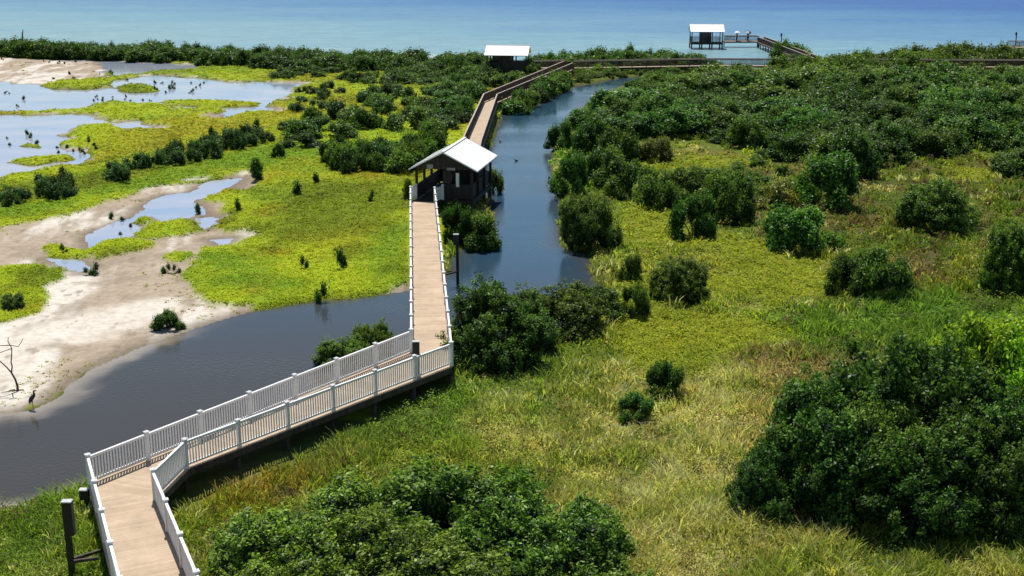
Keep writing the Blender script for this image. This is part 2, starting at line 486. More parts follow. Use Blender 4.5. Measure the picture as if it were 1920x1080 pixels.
rings = [ring(d, z) for d, z in ((2, 0.2), (19.9, 0.2), (60, -0.03), (150, -0.03), (331, -2.0), (1500, -12.0), (9000, -60.0))]
off = len(V)
SV = np.concatenate(rings)
SF = []
inside = lambda k: abs((ang[k] + ang[(k + 1) % NS]) / 2) < TH and k != NS - 1
for r in range(len(rings) - 1):
    for k in range(NS):
        k2 = (k + 1) % NS
        mid = ang[k] + math.pi / NS
        if 1 <= r <= 3 and abs(mid) < TH - R(1):
            continue
        SF.append((off + r * NS + k, off + r * NS + k2, off + (r + 1) * NS + k2, off + (r + 1) * NS + k))
V = np.concatenate([V, SV]); F = np.concatenate([F, np.array(SF)])
C = np.concatenate([C, np.tile(c_oliveg * 0.7, (len(SV), 1))])

m, n, p, o = new_mat('marsh_soil')
vc = n.nodes.new('ShaderNodeVertexColor'); vc.layer_name = 'col'
cN, nzN = noise_mix(n, (0.68, 0.66, 0.62), (1.22, 1.2, 1.18), 2.6, detail=8, rough=0.7, lo=0.25, hi=0.75)
mm = n.nodes.new('ShaderNodeMix'); mm.data_type = 'RGBA'; mm.blend_type = 'MULTIPLY'; mm.inputs['Factor'].default_value = 1
n.links.new(vc.outputs[0], mm.inputs['A']); n.links.new(cN, mm.inputs['B'])
n.links.new(mm.outputs['Result'], p.inputs['Base Color'])
p.inputs['Roughness'].default_value = 0.9
p.inputs['Specular IOR Level'].default_value = 0.1
nzN.inputs['Detail'].default_value = 12
bp = n.nodes.new('ShaderNodeBump'); bp.inputs['Strength'].default_value = 0.6; bp.inputs['Distance'].default_value = 0.06
n.links.new(nzN.outputs[0], bp.inputs['Height']); n.links.new(bp.outputs[0], p.inputs['Normal'])
M['soil'] = m
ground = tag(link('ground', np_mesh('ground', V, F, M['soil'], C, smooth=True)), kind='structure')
ground['label'] = 'marsh ground with sand flats and green cover'


def lookup(field, X, Y):
    """Bilinear read of a grid field at world points."""
    d = np.hypot(X, Y); a = np.arctan2(X, Y)
    fi = np.clip((np.log(np.maximum(d, D0)) - lD[0]) / (lD[1] - lD[0]), 0, ND - 1.001)
    fj = np.clip((a + TH) / (2 * TH) * (NT - 1), 0, NT - 1.001)
    i, j = fi.astype(int), fj.astype(int)
    u, v = fi - i, fj - j
    if field.ndim == 3:
        u, v = u[:, None], v[:, None]
    return (field[i, j] * (1 - u) + field[i + 1, j] * u) * (1 - v) + (field[i, j + 1] * (1 - u) + field[i + 1, j + 1] * u) * v


def gz(x, y):
    return float(lookup(H, np.array([x]), np.array([y]))[0])


# ------------------------------------------------------------------ water
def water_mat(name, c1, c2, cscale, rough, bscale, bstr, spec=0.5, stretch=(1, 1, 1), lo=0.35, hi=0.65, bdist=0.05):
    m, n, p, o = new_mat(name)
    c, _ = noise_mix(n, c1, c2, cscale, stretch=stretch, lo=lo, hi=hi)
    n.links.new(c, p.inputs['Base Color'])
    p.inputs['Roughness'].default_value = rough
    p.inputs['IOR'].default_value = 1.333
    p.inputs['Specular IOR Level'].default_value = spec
    tc = n.nodes.new('ShaderNodeTexCoord')
    nz = n.nodes.new('ShaderNodeTexNoise')
    nz.inputs['Scale'].default_value = bscale; nz.inputs['Detail'].default_value = 3
    n.links.new(tc.outputs['Object'], nz.inputs['Vector'])
    b = n.nodes.new('ShaderNodeBump'); b.inputs['Strength'].default_value = bstr; b.inputs['Distance'].default_value = bdist
    wz = n.nodes.new('ShaderNodeTexNoise'); wz.inputs['Scale'].default_value = 1.0; wz.inputs['Detail'].default_value = 5
    wm = n.nodes.new('ShaderNodeMapping'); wm.inputs['Scale'].default_value = (0.05, 0.14, 1); wm.inputs['Rotation'].default_value = (0, 0, 0.5)
    n.links.new(tc.outputs['Object'], wm.inputs[0]); n.links.new(wm.outputs[0], wz.inputs['Vector'])
    wr = n.nodes.new('ShaderNodeMapRange'); wr.inputs['From Min'].default_value, wr.inputs['From Max'].default_value = 0.38, 0.62
    wr.inputs['To Min'].default_value, wr.inputs['To Max'].default_value = bstr * 0.35, bstr * 2.2
    n.links.new(wz.outputs[0], wr.inputs['Value']); n.links.new(wr.outputs[0], b.inputs['Strength'])
    n.links.new(nz.outputs[0], b.inputs['Height']); n.links.new(b.outputs[0], p.inputs['Normal'])
    return m, n, p


M['channel'], _, _ = water_mat('channel_water', (0.020, 0.030, 0.044), (0.034, 0.046, 0.060), 0.08, 0.06, 5.0, 0.22)
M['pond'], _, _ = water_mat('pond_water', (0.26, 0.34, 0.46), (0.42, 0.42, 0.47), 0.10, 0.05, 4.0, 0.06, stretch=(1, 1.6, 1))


def flat(name, pts, mat, label):
    bm = bmesh.new()
    bm.faces.new([bm.verts.new((x, y, 0)) for x, y in pts])
    me = bpy.data.meshes.new(name); bm.to_mesh(me); bm.free()
    me.materials.append(mat)
    o = link(name, me); o['kind'] = 'structure'; o['label'] = label
    return o


SEA_Y = 199.0
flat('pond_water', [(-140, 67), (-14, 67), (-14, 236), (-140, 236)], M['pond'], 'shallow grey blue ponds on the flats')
# channel: a sheet whose colour follows depth and distance (silt in the shallows, reflected sky painted blue farther up)
cx, cy = np.meshgrid(np.linspace(-60, 60, 301), np.concatenate([np.linspace(20, 120, 320), np.linspace(121, SEA_Y, 80)]), indexing='ij')
dep = -lookup(sd_ch, cx.ravel(), cy.ravel())
c_deep_sky = np.array([0.052, 0.047, 0.037]) * (1 - sstep(52, 84, cy.ravel())[:, None]) + np.array([0.022, 0.062, 0.105]) * sstep(52, 84, cy.ravel())[:, None]
sandy = sstep(-4.0, -9.0, cx.ravel()) * sstep(64, 58, cy.ravel())
c_shal = np.array([0.075, 0.058, 0.036])[None] * (1 - sandy[:, None]) + np.array([0.30, 0.255, 0.20])[None] * sandy[:, None]
k_ = (sstep(1.5, 0.0, dep + 0.6 * fbm(cx.ravel() / 2.5, cy.ravel() / 2.5, 55) + 0.45 * fbm(cx.ravel() / 0.8, cy.ravel() / 0.8, 56)) * (0.45 + 0.5 * sandy))[:, None]
ccol = c_deep_sky * (1 - k_) + c_shal * k_
ii = np.arange(cx.size).reshape(cx.shape)
CF = np.stack([ii[:-1, :-1], ii[1:, :-1], ii[1:, 1:], ii[:-1, 1:]], -1).reshape(-1, 4)
mx0, my0 = (cx[:-1, :-1] + cx[1:, 1:]).ravel() / 2, (cy[:-1, :-1] + cy[1:, 1:]).ravel() / 2
pondside = (my0 > 67.1) & (mx0 < -14)
CF = CF[~pondside]
n_ = M['channel'].node_tree
vcw = n_.nodes.new('ShaderNodeVertexColor'); vcw.layer_name = 'col'
n_.links.new(vcw.outputs[0], n_.nodes['Principled BSDF'].inputs['Base Color'])
cw = tag(link('channel_water', np_mesh('channel_water', np.stack([cx.ravel(), cy.ravel(), np.zeros(cx.size)], -1), CF, M['channel'], ccol)), kind='structure')
cw['label'] = 'dark slate tidal channel'

# sea: shallow pale sand near the shore, deeper blue farther out
m, n, p, o = new_mat('sea_water')
tc = n.nodes.new('ShaderNodeTexCoord')
sp = n.nodes.new('ShaderNodeSeparateXYZ'); n.links.new(tc.outputs['Object'], sp.inputs[0])
mp = n.nodes.new('ShaderNodeMapping'); mp.inputs['Scale'].default_value = (0.008, 0.022, 1); mp.inputs['Rotation'].default_value = (0, 0, 0.12)
n.links.new(tc.outputs['Object'], mp.inputs[0])
nz = n.nodes.new('ShaderNodeTexNoise'); nz.inputs['Scale'].default_value = 1; nz.inputs['Detail'].default_value = 6
nz.inputs['Roughness'].default_value = 0.72
n.links.new(mp.outputs[0], nz.inputs['Vector'])
ma = n.nodes.new('ShaderNodeMath'); ma.operation = 'MULTIPLY_ADD'; ma.inputs[1].default_value = 260; ma.inputs[2].default_value = -130
n.links.new(nz.outputs[0], ma.inputs[0])
ad = n.nodes.new('ShaderNodeMath'); ad.operation = 'ADD'
n.links.new(sp.outputs['Y'], ad.inputs[0]); n.links.new(ma.outputs[0], ad.inputs[1])
# darker blue towards the right hand side
mx_ = n.nodes.new('ShaderNodeMath'); mx_.operation = 'MULTIPLY_ADD'; mx_.inputs[1].default_value = 0.75
n.links.new(sp.outputs['X'], mx_.inputs[0]); n.links.new(ad.outputs[0], mx_.inputs[2])
mr = n.nodes.new('ShaderNodeMapRange'); mr.inputs['From Min'].default_value = 205; mr.inputs['From Max'].default_value = 560
n.links.new(mx_.outputs[0], mr.inputs['Value'])
rp = n.nodes.new('ShaderNodeValToRGB')
cr = rp.color_ramp
cr.elements[0].position, cr.elements[0].color = 0.0, (0.21, 0.34, 0.36, 1)
cr.elements[1].position, cr.elements[1].color = 1.0, (0.014, 0.088, 0.29, 1)
for pos, c in ((0.22, (0.15, 0.295, 0.36)), (0.45, (0.095, 0.22, 0.345)), (0.75, (0.04, 0.15, 0.32))):
    e = cr.elements.new(pos); e.color = (*c, 1)
n.links.new(mr.outputs[0], rp.inputs[0])
gm = n.nodes.new('ShaderNodeMapping'); gm.inputs['Scale'].default_value = (0.10, 0.28, 1)
n.links.new(tc.outputs['Object'], gm.inputs[0])
gn = n.nodes.new('ShaderNodeTexNoise'); gn.inputs['Scale'].default_value = 1; gn.inputs['Detail'].default_value = 8; gn.inputs['Roughness'].default_value = 0.8
n.links.new(gm.outputs[0], gn.inputs['Vector'])
gr = n.nodes.new('ShaderNodeValToRGB'); gr.color_ramp.elements[0].position, gr.color_ramp.elements[1].position = 0.3, 0.7
gr.color_ramp.elements[0].color, gr.color_ramp.elements[1].color = (0.66, 0.70, 0.76, 1), (1.30, 1.26, 1.20, 1)
n.links.new(gn.outputs[0], gr.inputs[0])
gx = n.nodes.new('ShaderNodeMix'); gx.data_type = 'RGBA'; gx.blend_type = 'MULTIPLY'; gx.inputs['Factor'].default_value = 1
n.links.new(rp.outputs[0], gx.inputs['A']); n.links.new(gr.outputs[0], gx.inputs['B'])
n.links.new(gx.outputs['Result'], p.inputs['Base Color'])
p.inputs['Roughness'].default_value = 0.3
p.inputs['IOR'].default_value = 1.333
p.inputs['Specular IOR Level'].default_value = 0.22
nz2 = n.nodes.new('ShaderNodeTexNoise'); nz2.inputs['Scale'].default_value = 0.9; nz2.inputs['Detail'].default_value = 4
mp2 = n.nodes.new('ShaderNodeMapping'); mp2.inputs['Scale'].default_value = (0.5, 1, 1)
n.links.new(tc.outputs['Object'], mp2.inputs[0]); n.links.new(mp2.outputs[0], nz2.inputs['Vector'])
b = n.nodes.new('ShaderNodeBump'); b.inputs['Strength'].default_value = 0.9; b.inputs['Distance'].default_value = 0.5
n.links.new(nz2.outputs[0], b.inputs['Height']); n.links.new(b.outputs[0], p.inputs['Normal'])
M['sea'] = m
flat('sea', [(-14, SEA_Y), (9000, SEA_Y), (9000, 9000), (-9000, 9000), (-9000, 236), (-14, 236)], M['sea'], 'pale turquoise bay turning deep blue far out')


# ------------------------------------------------------------------ mesh builder for built things
class MB:
    def __init__(self):
        self.bm = bmesh.new()
        self.uv = self.bm.loops.layers.uv.new('UVMap')

    def beam(self, a, b, w, h, up=Vector((0, 0, 1))):
        """Box along a-b, w wide sideways, h high (centred on the line)."""
        a, b = Vector(a), Vector(b)
        d = (b - a)
        if d.length < 1e-6: return
        d.normalize()
        s = d.cross(up)
        if s.length < 1e-4: s = d.cross(Vector((0, 1, 0)))
        s.normalize(); u = s.cross(d)
        vs = []
        for q in (a, b):
            for i, j in ((-1, -1), (1, -1), (1, 1), (-1, 1)):
                vs.append(self.bm.verts.new(q + s * (i * w / 2) + u * (j * h / 2)))
        for f in ((3, 2, 1, 0), (4, 5, 6, 7), (0, 1, 5, 4), (1, 2, 6, 5), (2, 3, 7, 6), (3, 0, 4, 7)):
            self.bm.faces.new([vs[k] for k in f])

    def box(self, c, sx, sy, sz, dirx=Vector((1, 0, 0))):
        """Box with its base centre at c."""
        c = Vector(c); dx = Vector(dirx).normalized()
        self.beam(c + Vector((0, 0, sz / 2)) - dx * sx / 2, c + Vector((0, 0, sz / 2)) + dx * sx / 2, sy, sz)

    def tube(self, pts, rad, seg=8, caps=True, sq=(1, 1)):
        pts = [Vector(q) for q in pts]
        rings = []
        prev = None
        for i, q in enumerate(pts):
            t = (pts[min(i + 1, len(pts) - 1)] - pts[max(i - 1, 0)]).normalized()
            if prev is None:
                s = t.cross(Vector((0.3, 0.1, 1)))
                if s.length < 1e-3: s = t.cross(Vector((0, 1, 0)))
            else:
                s = prev - t * prev.dot(t)
            s.normalize(); prev = s
            u = t.cross(s)
            r = rad[i] if isinstance(rad, (list, tuple)) else rad
            rings.append([self.bm.verts.new(q + s * (r * sq[0] * math.cos(2 * math.pi * k / seg)) + u * (r * sq[1] * math.sin(2 * math.pi * k / seg))) for k in range(seg)])
        for r0, r1 in zip(rings, rings[1:]):
            for k in range(seg):
                f = self.bm.faces.new([r0[k], r0[(k + 1) % seg], r1[(k + 1) % seg], r1[k]]); f.smooth = True
        if caps:
            self.bm.faces.new(rings[0][::-1]); self.bm.faces.new(rings[-1])

    def slab(self, top, z0, z1, uvs=None):
        """Prism from a plan outline."""
        a = [self.bm.verts.new((x, y, z0)) for x, y in top]
        b = [self.bm.verts.new((x, y, z1)) for x, y in top]
        f = self.bm.faces.new(b)
        if uvs:
            for l, q in zip(f.loops, uvs): l[self.uv].uv = q
        self.bm.faces.new(a[::-1])
        for i in range(len(a)):
            j = (i + 1) % len(a)
            self.bm.faces.new([a[i], a[j], b[j], b[i]])

    def mesh(self, name, mats):
        bmesh.ops.recalc_face_normals(self.bm, faces=self.bm.faces[:])
        me = bpy.data.meshes.new(name)
        self.bm.to_mesh(me); self.bm.free()
        for m_ in (mats if isinstance(mats, (list, tuple)) else [mats]): me.materials.append(m_)
        return me

    def build(self, name, mats, parent=None):
        return link(name, self.mesh(name, mats), parent)


# ------------------------------------------------------------------ boardwalks
DZ = 1.2          # deck level


def post_mesh(name, mat, h, w, cap):
    b = MB()
    b.box((0, 0, 0), w, w, h)
    if cap:
        b.box((0, 0, h), w + 0.05, w + 0.05, 0.035)
        c = b.bm
        top = [c.verts.new((sx * (w / 2 + 0.01), sy * (w / 2 + 0.01), h + 0.037)) for sx, sy in ((-1, -1), (1, -1), (1, 1), (-1, 1))]
        ap = c.verts.new((0, 0, h + 0.085))
        c.faces.new(top[::-1])
        for i in range(4): c.faces.new([top[i], top[(i + 1) % 4], ap])
    return b.mesh(name, mat)


POST_W = post_mesh('post', M['white'], 1.10, 0.13, True)
POST_B = post_mesh('post', M['brownwood'], 1.06, 0.10, False)


def railing(parent, run, z, mats, posts=None, spacing=2.44, pick=0.128, pw=0.042, post=POST_W, white=True, rail_h=1.05, end_posts=(True, True)):
    """A railing along a run of plan points: the rails, one panel per bay and posts."""
    capm, panm = mats
    run = [Vector((q[0], q[1], 0)) for q in run]
    rb = MB()
    stations = []
    for a, b in zip(run, run[1:]):
        L = (b - a).length
        k = max(1, round(L / spacing))
        for i in range(k):
            stations.append((a.lerp(b, i / k), a.lerp(b, (i + 1) / k), i == 0))
        d = (b - a).normalized()
        if white:
            rb.beam(a + Vector((0, 0, z + 1.0)), b + Vector((0, 0, z + 1.0)), 0.09, 0.085)
        else:
            rb.beam(a + Vector((0, 0, z + rail_h)), b + Vector((0, 0, z + rail_h)), 0.15, 0.045)
    ro = rb.build('railing', capm, parent)
    seen = set()
    for a, b, first in stations:
        d = (b - a).normalized()
        L = (b - a).length
        pb = MB()
        pb.beam(a + Vector((0, 0, z + 0.13)), b + Vector((0, 0, z + 0.13)), 0.055, 0.07)
        top = z + (0.955 if white else rail_h - 0.03)
        if not white:
            pb.beam(a + Vector((0, 0, top - 0.06)), b + Vector((0, 0, top - 0.06)), 0.05, 0.09)
        nn = max(1, int(round((L - 0.12) / pick)))
        for i in range(1, nn):
            q = a + d * (0.06 + (L - 0.12) * i / nn)
            pb.beam(q + Vector((0, 0, z + 0.168)), q + Vector((0, 0, top)), pw, pw, up=d)
        pb.build('railing_panel', panm, ro)
        for q, dd in ((a, d), (b, d)):
            key = (round(q.x, 2), round(q.y, 2))
            if key in seen: continue
            seen.add(key)
            po = link('post', post, ro)
            po.location = (q.x, q.y, z - (0.02 if white else 0.25) + (0.02 if white else 0))
            po.rotation_euler = (0, 0, math.atan2(dd.y, dd.x))
    return ro


def inset(left, right, e):
    """Pull two matched edge lines apart by e on both sides (deck edges outside the rails)."""
    lo, ro_ = [], []
    for a, b in zip(left, right):
        d = (Vector(b) - Vector(a)).to_2d(); d.normalize()
        lo.append(Vector((a[0], a[1])) - d * e); ro_.append(Vector((b[0], b[1])) + d * e)
    return lo, ro_


def walkway(name, label, left, right, z, white=True, rails=(True, True), pile_gap=2.6, deckmat=None, left_rail=None, right_rail=None, end_pile=True):
    """left / right: matched plan points of the two rail lines."""
    root = thing(name, label, 'boardwalk', (0, 0, 0))
    eL, eR = inset(left, right, 0.12)
    db, fb = MB(), MB()
    s = 0.0
    for i in range(len(left) - 1):
        a, b, c, d = eL[i], eL[i + 1], eR[i + 1], eR[i]
        Lm = ((b - a).length + (c - d).length) / 2
        along = ((b + c) / 2 - (a + d) / 2).normalized()
        o_ = (a + d) / 2
        uvs = [(s + (q - o_).dot(along), (q - o_).dot(Vector((along.y, -along.x)))) for q in (a, b, c, d)]
        db.slab([tuple(q) for q in (a, b, c, d)], z - 0.04, z, uvs)
        s += Lm
        for q0, q1 in ((a, b), (d, c)):
            dd = (q1 - q0).normalized(); inn = ((a + d) / 2 - q0).normalized() * 0.05
            fb.beam(Vector((*(q0 + inn), z - 0.17)), Vector((*(q1 + inn), z - 0.17)), 0.05, 0.25)
    db.build('deck', deckmat or M['deck'], root)
    fb.build('stringer', M['pile'], root)
    for i in range(len(left) - 1):
        a, b, c, d = eL[i], eL[i + 1], eR[i + 1], eR[i]
        k = max(1, round((b - a).length / pile_gap))
        for j in range(k + (1 if i == len(left) - 2 else 0)):
            l, r = a.lerp(b, j / k), d.lerp(c, j / k)
            dv = (r - l).normalized()
            pb = MB()
            pb.beam(Vector((*(l + dv * 0.1), z - 0.36)), Vector((*(r - dv * 0.1), z - 0.36)), 0.10, 0.12)
            for q in (l + dv * 0.22, r - dv * 0.22):
                g = min(gz(q.x, q.y), 0.0) - 0.5
                pb.tube([(q.x, q.y, g), (q.x, q.y, z - 0.3)], 0.11, 8)
            pb.build('pile_bent', M['pile'], root)
    mats = (M['white'], M['white']) if white else (M['railcap'], M['brownwood'])
    pk = dict(post=POST_W if white else POST_B, white=white, pick=0.128 if white else 0.14, pw=0.042 if white else 0.04)
    if rails[0]: railing(root, left_rail or left, z, mats, **pk)
    if rails[1]: railing(root, right_rail or right, z, mats, **pk)
    return root


RT = DZ + 1.12        # level of the post caps used for the survey points
p2 = lambda x, y, z=RT: at(x, y, z).to_2d()
# white boardwalk, from below the frame to the shelter
L1, R1, R1b = p2(164, 852), p2(286, 880), p2(346, 823)
l0d = (p2(209, 1025) - p2(164, 852)).normalized(); r0d = (p2(367, 1069) - p2(286, 880)).normalized()
L0, R0 = L1 + l0d * 16.5, R1 + r0d * 15.4
L2, R2 = p2(771, 617), p2(846, 641)
L3, R3 = p2(769.5, 349.5), p2(815, 351)
white = walkway('boardwalk', 'tan boardwalk with white picket railings zigzagging from the lower left corner to the near shelter',
                [L0, L1, L1 + (L2 - L1) * 0.10, L2, L3], [R0, R1, R1b, R2, R3], DZ, rails=(False, False))
railing(white, [L0, L1], DZ, (M['white'], M['white']))
railing(white, [L1, L2], DZ, (M['white'], M['white']))
railing(white, [L2, L3], DZ, (M['white'], M['white']))
railing(white, [R0, R1, R1b], DZ, (M['white'], M['white']))
railing(white, [R1b, R2], DZ, (M['white'], M['white']))
railing(white, [R2, R3], DZ, (M['white'], M['white']))

# ------------------------------------------------------------------ shelters
def shelter(label, org, u, z=DZ, length=7.35, half=2.63, eave=3.45, apex=4.8, mode=0, pile_to=-0.6, group=None, name='shelter'):
    """org: plan point under the front end of the ridge, u: ridge direction. Local x = along the ridge, y = to the left of it."""
    rz = math.atan2(u[1], u[0])
    t = thing(name, label, 'shelter', (org[0], org[1], 0), rz, group)
    hw, l0, l1 = half - 0.52, 0.35, length - 0.35
    # roof with standing seams
    b = MB()
    th_ = 0.09
    for s in (-1, 1):
        vs = []
        for x in (0, length):
            for y, zz in ((0, apex), (s * half, eave)):
                vs.append(b.bm.verts.new((x, y, zz))); vs.append(b.bm.verts.new((x, y, zz - th_)))
        f = lambda *k: b.bm.faces.new([vs[i] for i in k])
        f(0, 2, 6, 4); f(1, 5, 7, 3); f(2, 3, 7, 6); f(0, 1, 3, 2); f(4, 6, 7, 5)
        nse = 18
        for i in range(nse + 1):
            x = 0.03 + (length - 0.06) * i / nse
            b.beam((x, 0, apex + 0.006), (x, s * half, eave + 0.006), 0.025, 0.018)
    b.beam((0, 0, apex + 0.02), (length, 0, apex + 0.02), 0.22, 0.05)
    b.build('roof', M['roof'], t)
    # gable boards and tie beams
    for x in (l0, l1):
        g = MB()
        sl = (apex - eave) / half
        zt = z + 2.25
        pr = [(-hw - 0.1, zt), (hw + 0.1, zt), (hw + 0.1, apex - sl * (hw + 0.1) - th_ - 0.01), (0, apex - th_ - 0.01), (-hw - 0.1, apex - sl * (hw + 0.1) - th_ - 0.01)]
        a = [g.bm.verts.new((x - 0.04, y, q)) for y, q in pr]; c = [g.bm.verts.new((x + 0.04, y, q)) for y, q in pr]
        g.bm.faces.new(a); g.bm.faces.new(c[::-1])
        for i in range(5): g.bm.faces.new([a[i], c[i], c[(i + 1) % 5], a[(i + 1) % 5]])
        g.build('gable', M['darkwood'], t)
    for s in (-1, 1):
        e = MB(); e.beam((l0, s * hw, z + 2.18), (l1, s * hw, z + 2.18), 0.12, 0.2); e.build('eave_beam', M['darkwood'], t)
    f_ = MB()
    f_.slab([(l0 - 0.15, -hw - 0.12), (l1 + 0.15, -hw - 0.12), (l1 + 0.15, hw + 0.12), (l0 - 0.15, hw + 0.12)], z - 0.30, z - 0.02)
    f_.build('floor', M['darkwood'], t)
    xs = [l0 + (l1 - l0) * k / 3 for k in range(4)]
    for x in xs:
        for s in (-1, 1):
            q = MB(); q.box((x, s * hw, z - 0.018), 0.17, 0.17, 2.10); q.build('post', M['darkwood'], t)
            q = MB(); q.tube([(x, s * (hw - 0.05), pile_to), (x, s * (hw - 0.05), z - 0.302)], 0.15, 8); q.build('pile', M['pile'], t)
    # dark board rail walls, open where the walks come in

    def wall(a, b_, h0=0.05, h1=1.05, nm='rail_wall', m_=None, fill_=0.96):
        w_ = MB()
        a, b_ = Vector((*a, 0)), Vector((*b_, 0)); L = (b_ - a).length; k = max(1, int(L / 0.14))
        for i in range(k):
            c0, c1 = a.lerp(b_, (i + 0.5 - fill_ / 2) / k), a.lerp(b_, (i + 0.5 + fill_ / 2) / k)
            w_.beam(c0 + Vector((0, 0, z + (h0 + h1) / 2)), c1 + Vector((0, 0, z + (h0 + h1) / 2)), 0.03, h1 - h0)
        w_.beam(a + Vector((0, 0, z + h1 + 0.025)), b_ + Vector((0, 0, z + h1 + 0.025)), 0.12, 0.05)
        return w_.build(nm, m_ or M['darkwood'], t)
    if mode == 0:        # near shelter: walk comes in at the front left and leaves at the back
        wall((l0, hw - 0.1), (l1, hw - 0.1)); wall((l0, -hw + 0.1), (l1, -hw + 0.1))
        wall((l0, 0.12), (l0, -hw + 0.1), 0.05, 1.1)
        wall((l1, -1.0), (l1, -hw + 0.1)); wall((l1, hw - 0.1), (l1, 0.95))
        wall((l0 + 3.6, 0.95), (l0 + 3.6, -1.85), 0.05, 2.15, 'board_wall'); wall((l0 + 2.8, -1.9), (l0 + 5.0, -1.9), 1.0, 2.05, 'board_wall')
        wall((l0 + 0.05, 0.1), (l0 + 0.05, -0.55), 0.05, 2.1, 'board_wall')
        for (x, y, zz, w_, h_, mt) in ((l0 - 0.07, 1.05, z + 2.28, 0.46, 0.32, 'sign'), (l0 - 0.07, -0.55, z + 2.20, 0.62, 0.20, 'sign'), (l0 - 0.10, -1.05, z + 0.98, 0.24, 1.05, 'signwhite'),
                                       (l0 + 3.5, 0.45, z + 0.75, 0.34, 0.42, 'signwhite')):
            s_ = MB(); s_.box((x, y, zz), w_, 0.03, h_, dirx=(0, 1, 0)); s_.build('sign_board', M[mt], t)
    else:                # far shelters: long side towards the camera
        of = 0.96 if mode == 1 else 0.3
        wall((l0, hw - 0.1), (l1, hw - 0.1), fill_=of); wall((l0, -hw + 0.1), (l1, -hw + 0.1), fill_=of)
        a0, a1 = (0.28, 0.66) if mode == 1 else (0.24, 0.64)
        wall((l0 + (l1 - l0) * a0, -hw + 0.22), (l0 + (l1 - l0) * a1, -hw + 0.22), 0.05, 2.1, 'board_wall')
        if mode == 1:
            wall((l0 + 0.02, -hw), (l0 + 0.02, hw)); wall((l0 + (l1 - l0) * 0.05, hw - 0.25), (l0 + (l1 - l0) * 0.5, hw - 0.25), 0.05, 2.1, 'board_wall')
        else:
            wall((l0 + 0.02, -hw), (l0 + 0.02, hw))
    return t


u1 = Vector((0.19, 0.982)).normalized()
near_org = Vector((-5.12, 89.8))
v1 = Vector((u1.y, -u1.x))
shelter('white roofed dark timber shelter on piles nearest the viewer, beside the channel', near_org, u1)
# the two white railings flaring in to the shelter
jl, jr = near_org + u1 * 0.28 - v1 * 2.1, near_org + u1 * 0.28 + v1 * 0.0
jl_, jr_ = near_org + u1 * 0.1 - v1 * 2.1, near_org + u1 * 0.1 - v1 * 0.05
for a, bq in ((L3, jl_), (R3, jr_)):
    railing(white, [a, bq], DZ, (M['white'], M['white']))
jb = MB()
jb.slab([tuple(L3), tuple(jl_), tuple(jr_), tuple(R3)][::-1], DZ - 0.045, DZ - 0.004, [(0, 0), (2, 0), (2, 1.6), (0, 1.6)])
jb.build('deck', M['darkwood'], white)

# brown boardwalk from the shelter back to the junction
b4 = near_org + u1 * 7.2
zb = DZ + 1.07
bl = [b4 - v1 * 0.85, p2(871, 252, zb), p2(907, 175.5, zb), p2(1057, 114.5, zb)]
br = [b4 + v1 * 0.80, p2(902, 262, zb), p2(932, 176, zb), p2(1074, 117.5, zb)]
walkway('boardwalk', 'brown railed boardwalk running from the near shelter up to the bend by the middle shelter', bl, br, DZ, white=False)
# long straight walk to the right
w0, w1, w2 = p2(1076, 127.8, DZ), p2(1345, 123.2, DZ), p2(2150, 127.5, DZ)
wl = [q + Vector((0, 1.75)) for q in (w0, w1, w2)]
walkway('boardwalk', 'brown boardwalk crossing straight behind the channel towards the right edge', wl, [w0, w1, w2], DZ, white=False)
# spur to the middle shelter
s0, s1 = p2(1062, 126.5, DZ), p2(1001, 128, DZ)
walkway('boardwalk', 'short brown spur of boardwalk joining the middle shelter', [s1 + Vector((0, 1.7)), s0 + Vector((0, 1.7))], [s1, s0], DZ, white=False)
# middle shelter (long side to the camera)
o2 = at(908, 103.2, 3.45).to_2d(); e2 = at(990, 104, 3.45).to_2d()
u2 = (e2 - o2).normalized(); n2v = Vector((-u2.y, u2.x))
shelter('white roofed dark shelter among the mangroves at the middle bend of the boardwalk', o2 + n2v * 2.63, u2, length=(e2 - o2).length, mode=1, pile_to=-0.3)
# pier branch out over the bay
q0, q1 = p2(1550, 110.5, zb), p2(1432.4, 68.3, zb)
r0_, r1_ = p2(1526, 108.5, zb), p2(1421.8, 69.0, zb)
walkway('pier_walk', 'brown railed walk slanting out over the bay to the pier', [r0_, r1_], [q0, q1], DZ, white=False)['category'] = 'pier'
k0, k1 = p2(1424, 77.5, DZ), p2(1358, 77.6, DZ)
walkway('pier_walk', 'dark railed pier over the bay holding two people with umbrellas', [k1 + Vector((0, 2.2)), k0 + Vector((0, 2.2))], [k1, k0], DZ, white=False, pile_gap=5.0)['category'] = 'pier'
o3 = at(1295, 59.3, 3.45).to_2d(); e3 = at(1359, 59.5, 3.45).to_2d()
u3 = (e3 - o3).normalized(); n3v = Vector((-u3.y, u3.x))
shelter('white roofed shelter standing over open water at the end of the pier', o3 + n3v * 2.63, u3, length=(e3 - o3).length, mode=2, pile_to=-1.2)
# another pier head at the right edge
y0, y1 = p2(1903, 89.5, DZ), p2(2120, 89.5, DZ)
walkway('pier_walk', 'dark pier platform showing over the trees at the right edge', [y0 + Vector((0, 4)), y1 + Vector((0, 4))], [y0, y1], DZ, white=False, pile_gap=4)['category'] = 'pier'


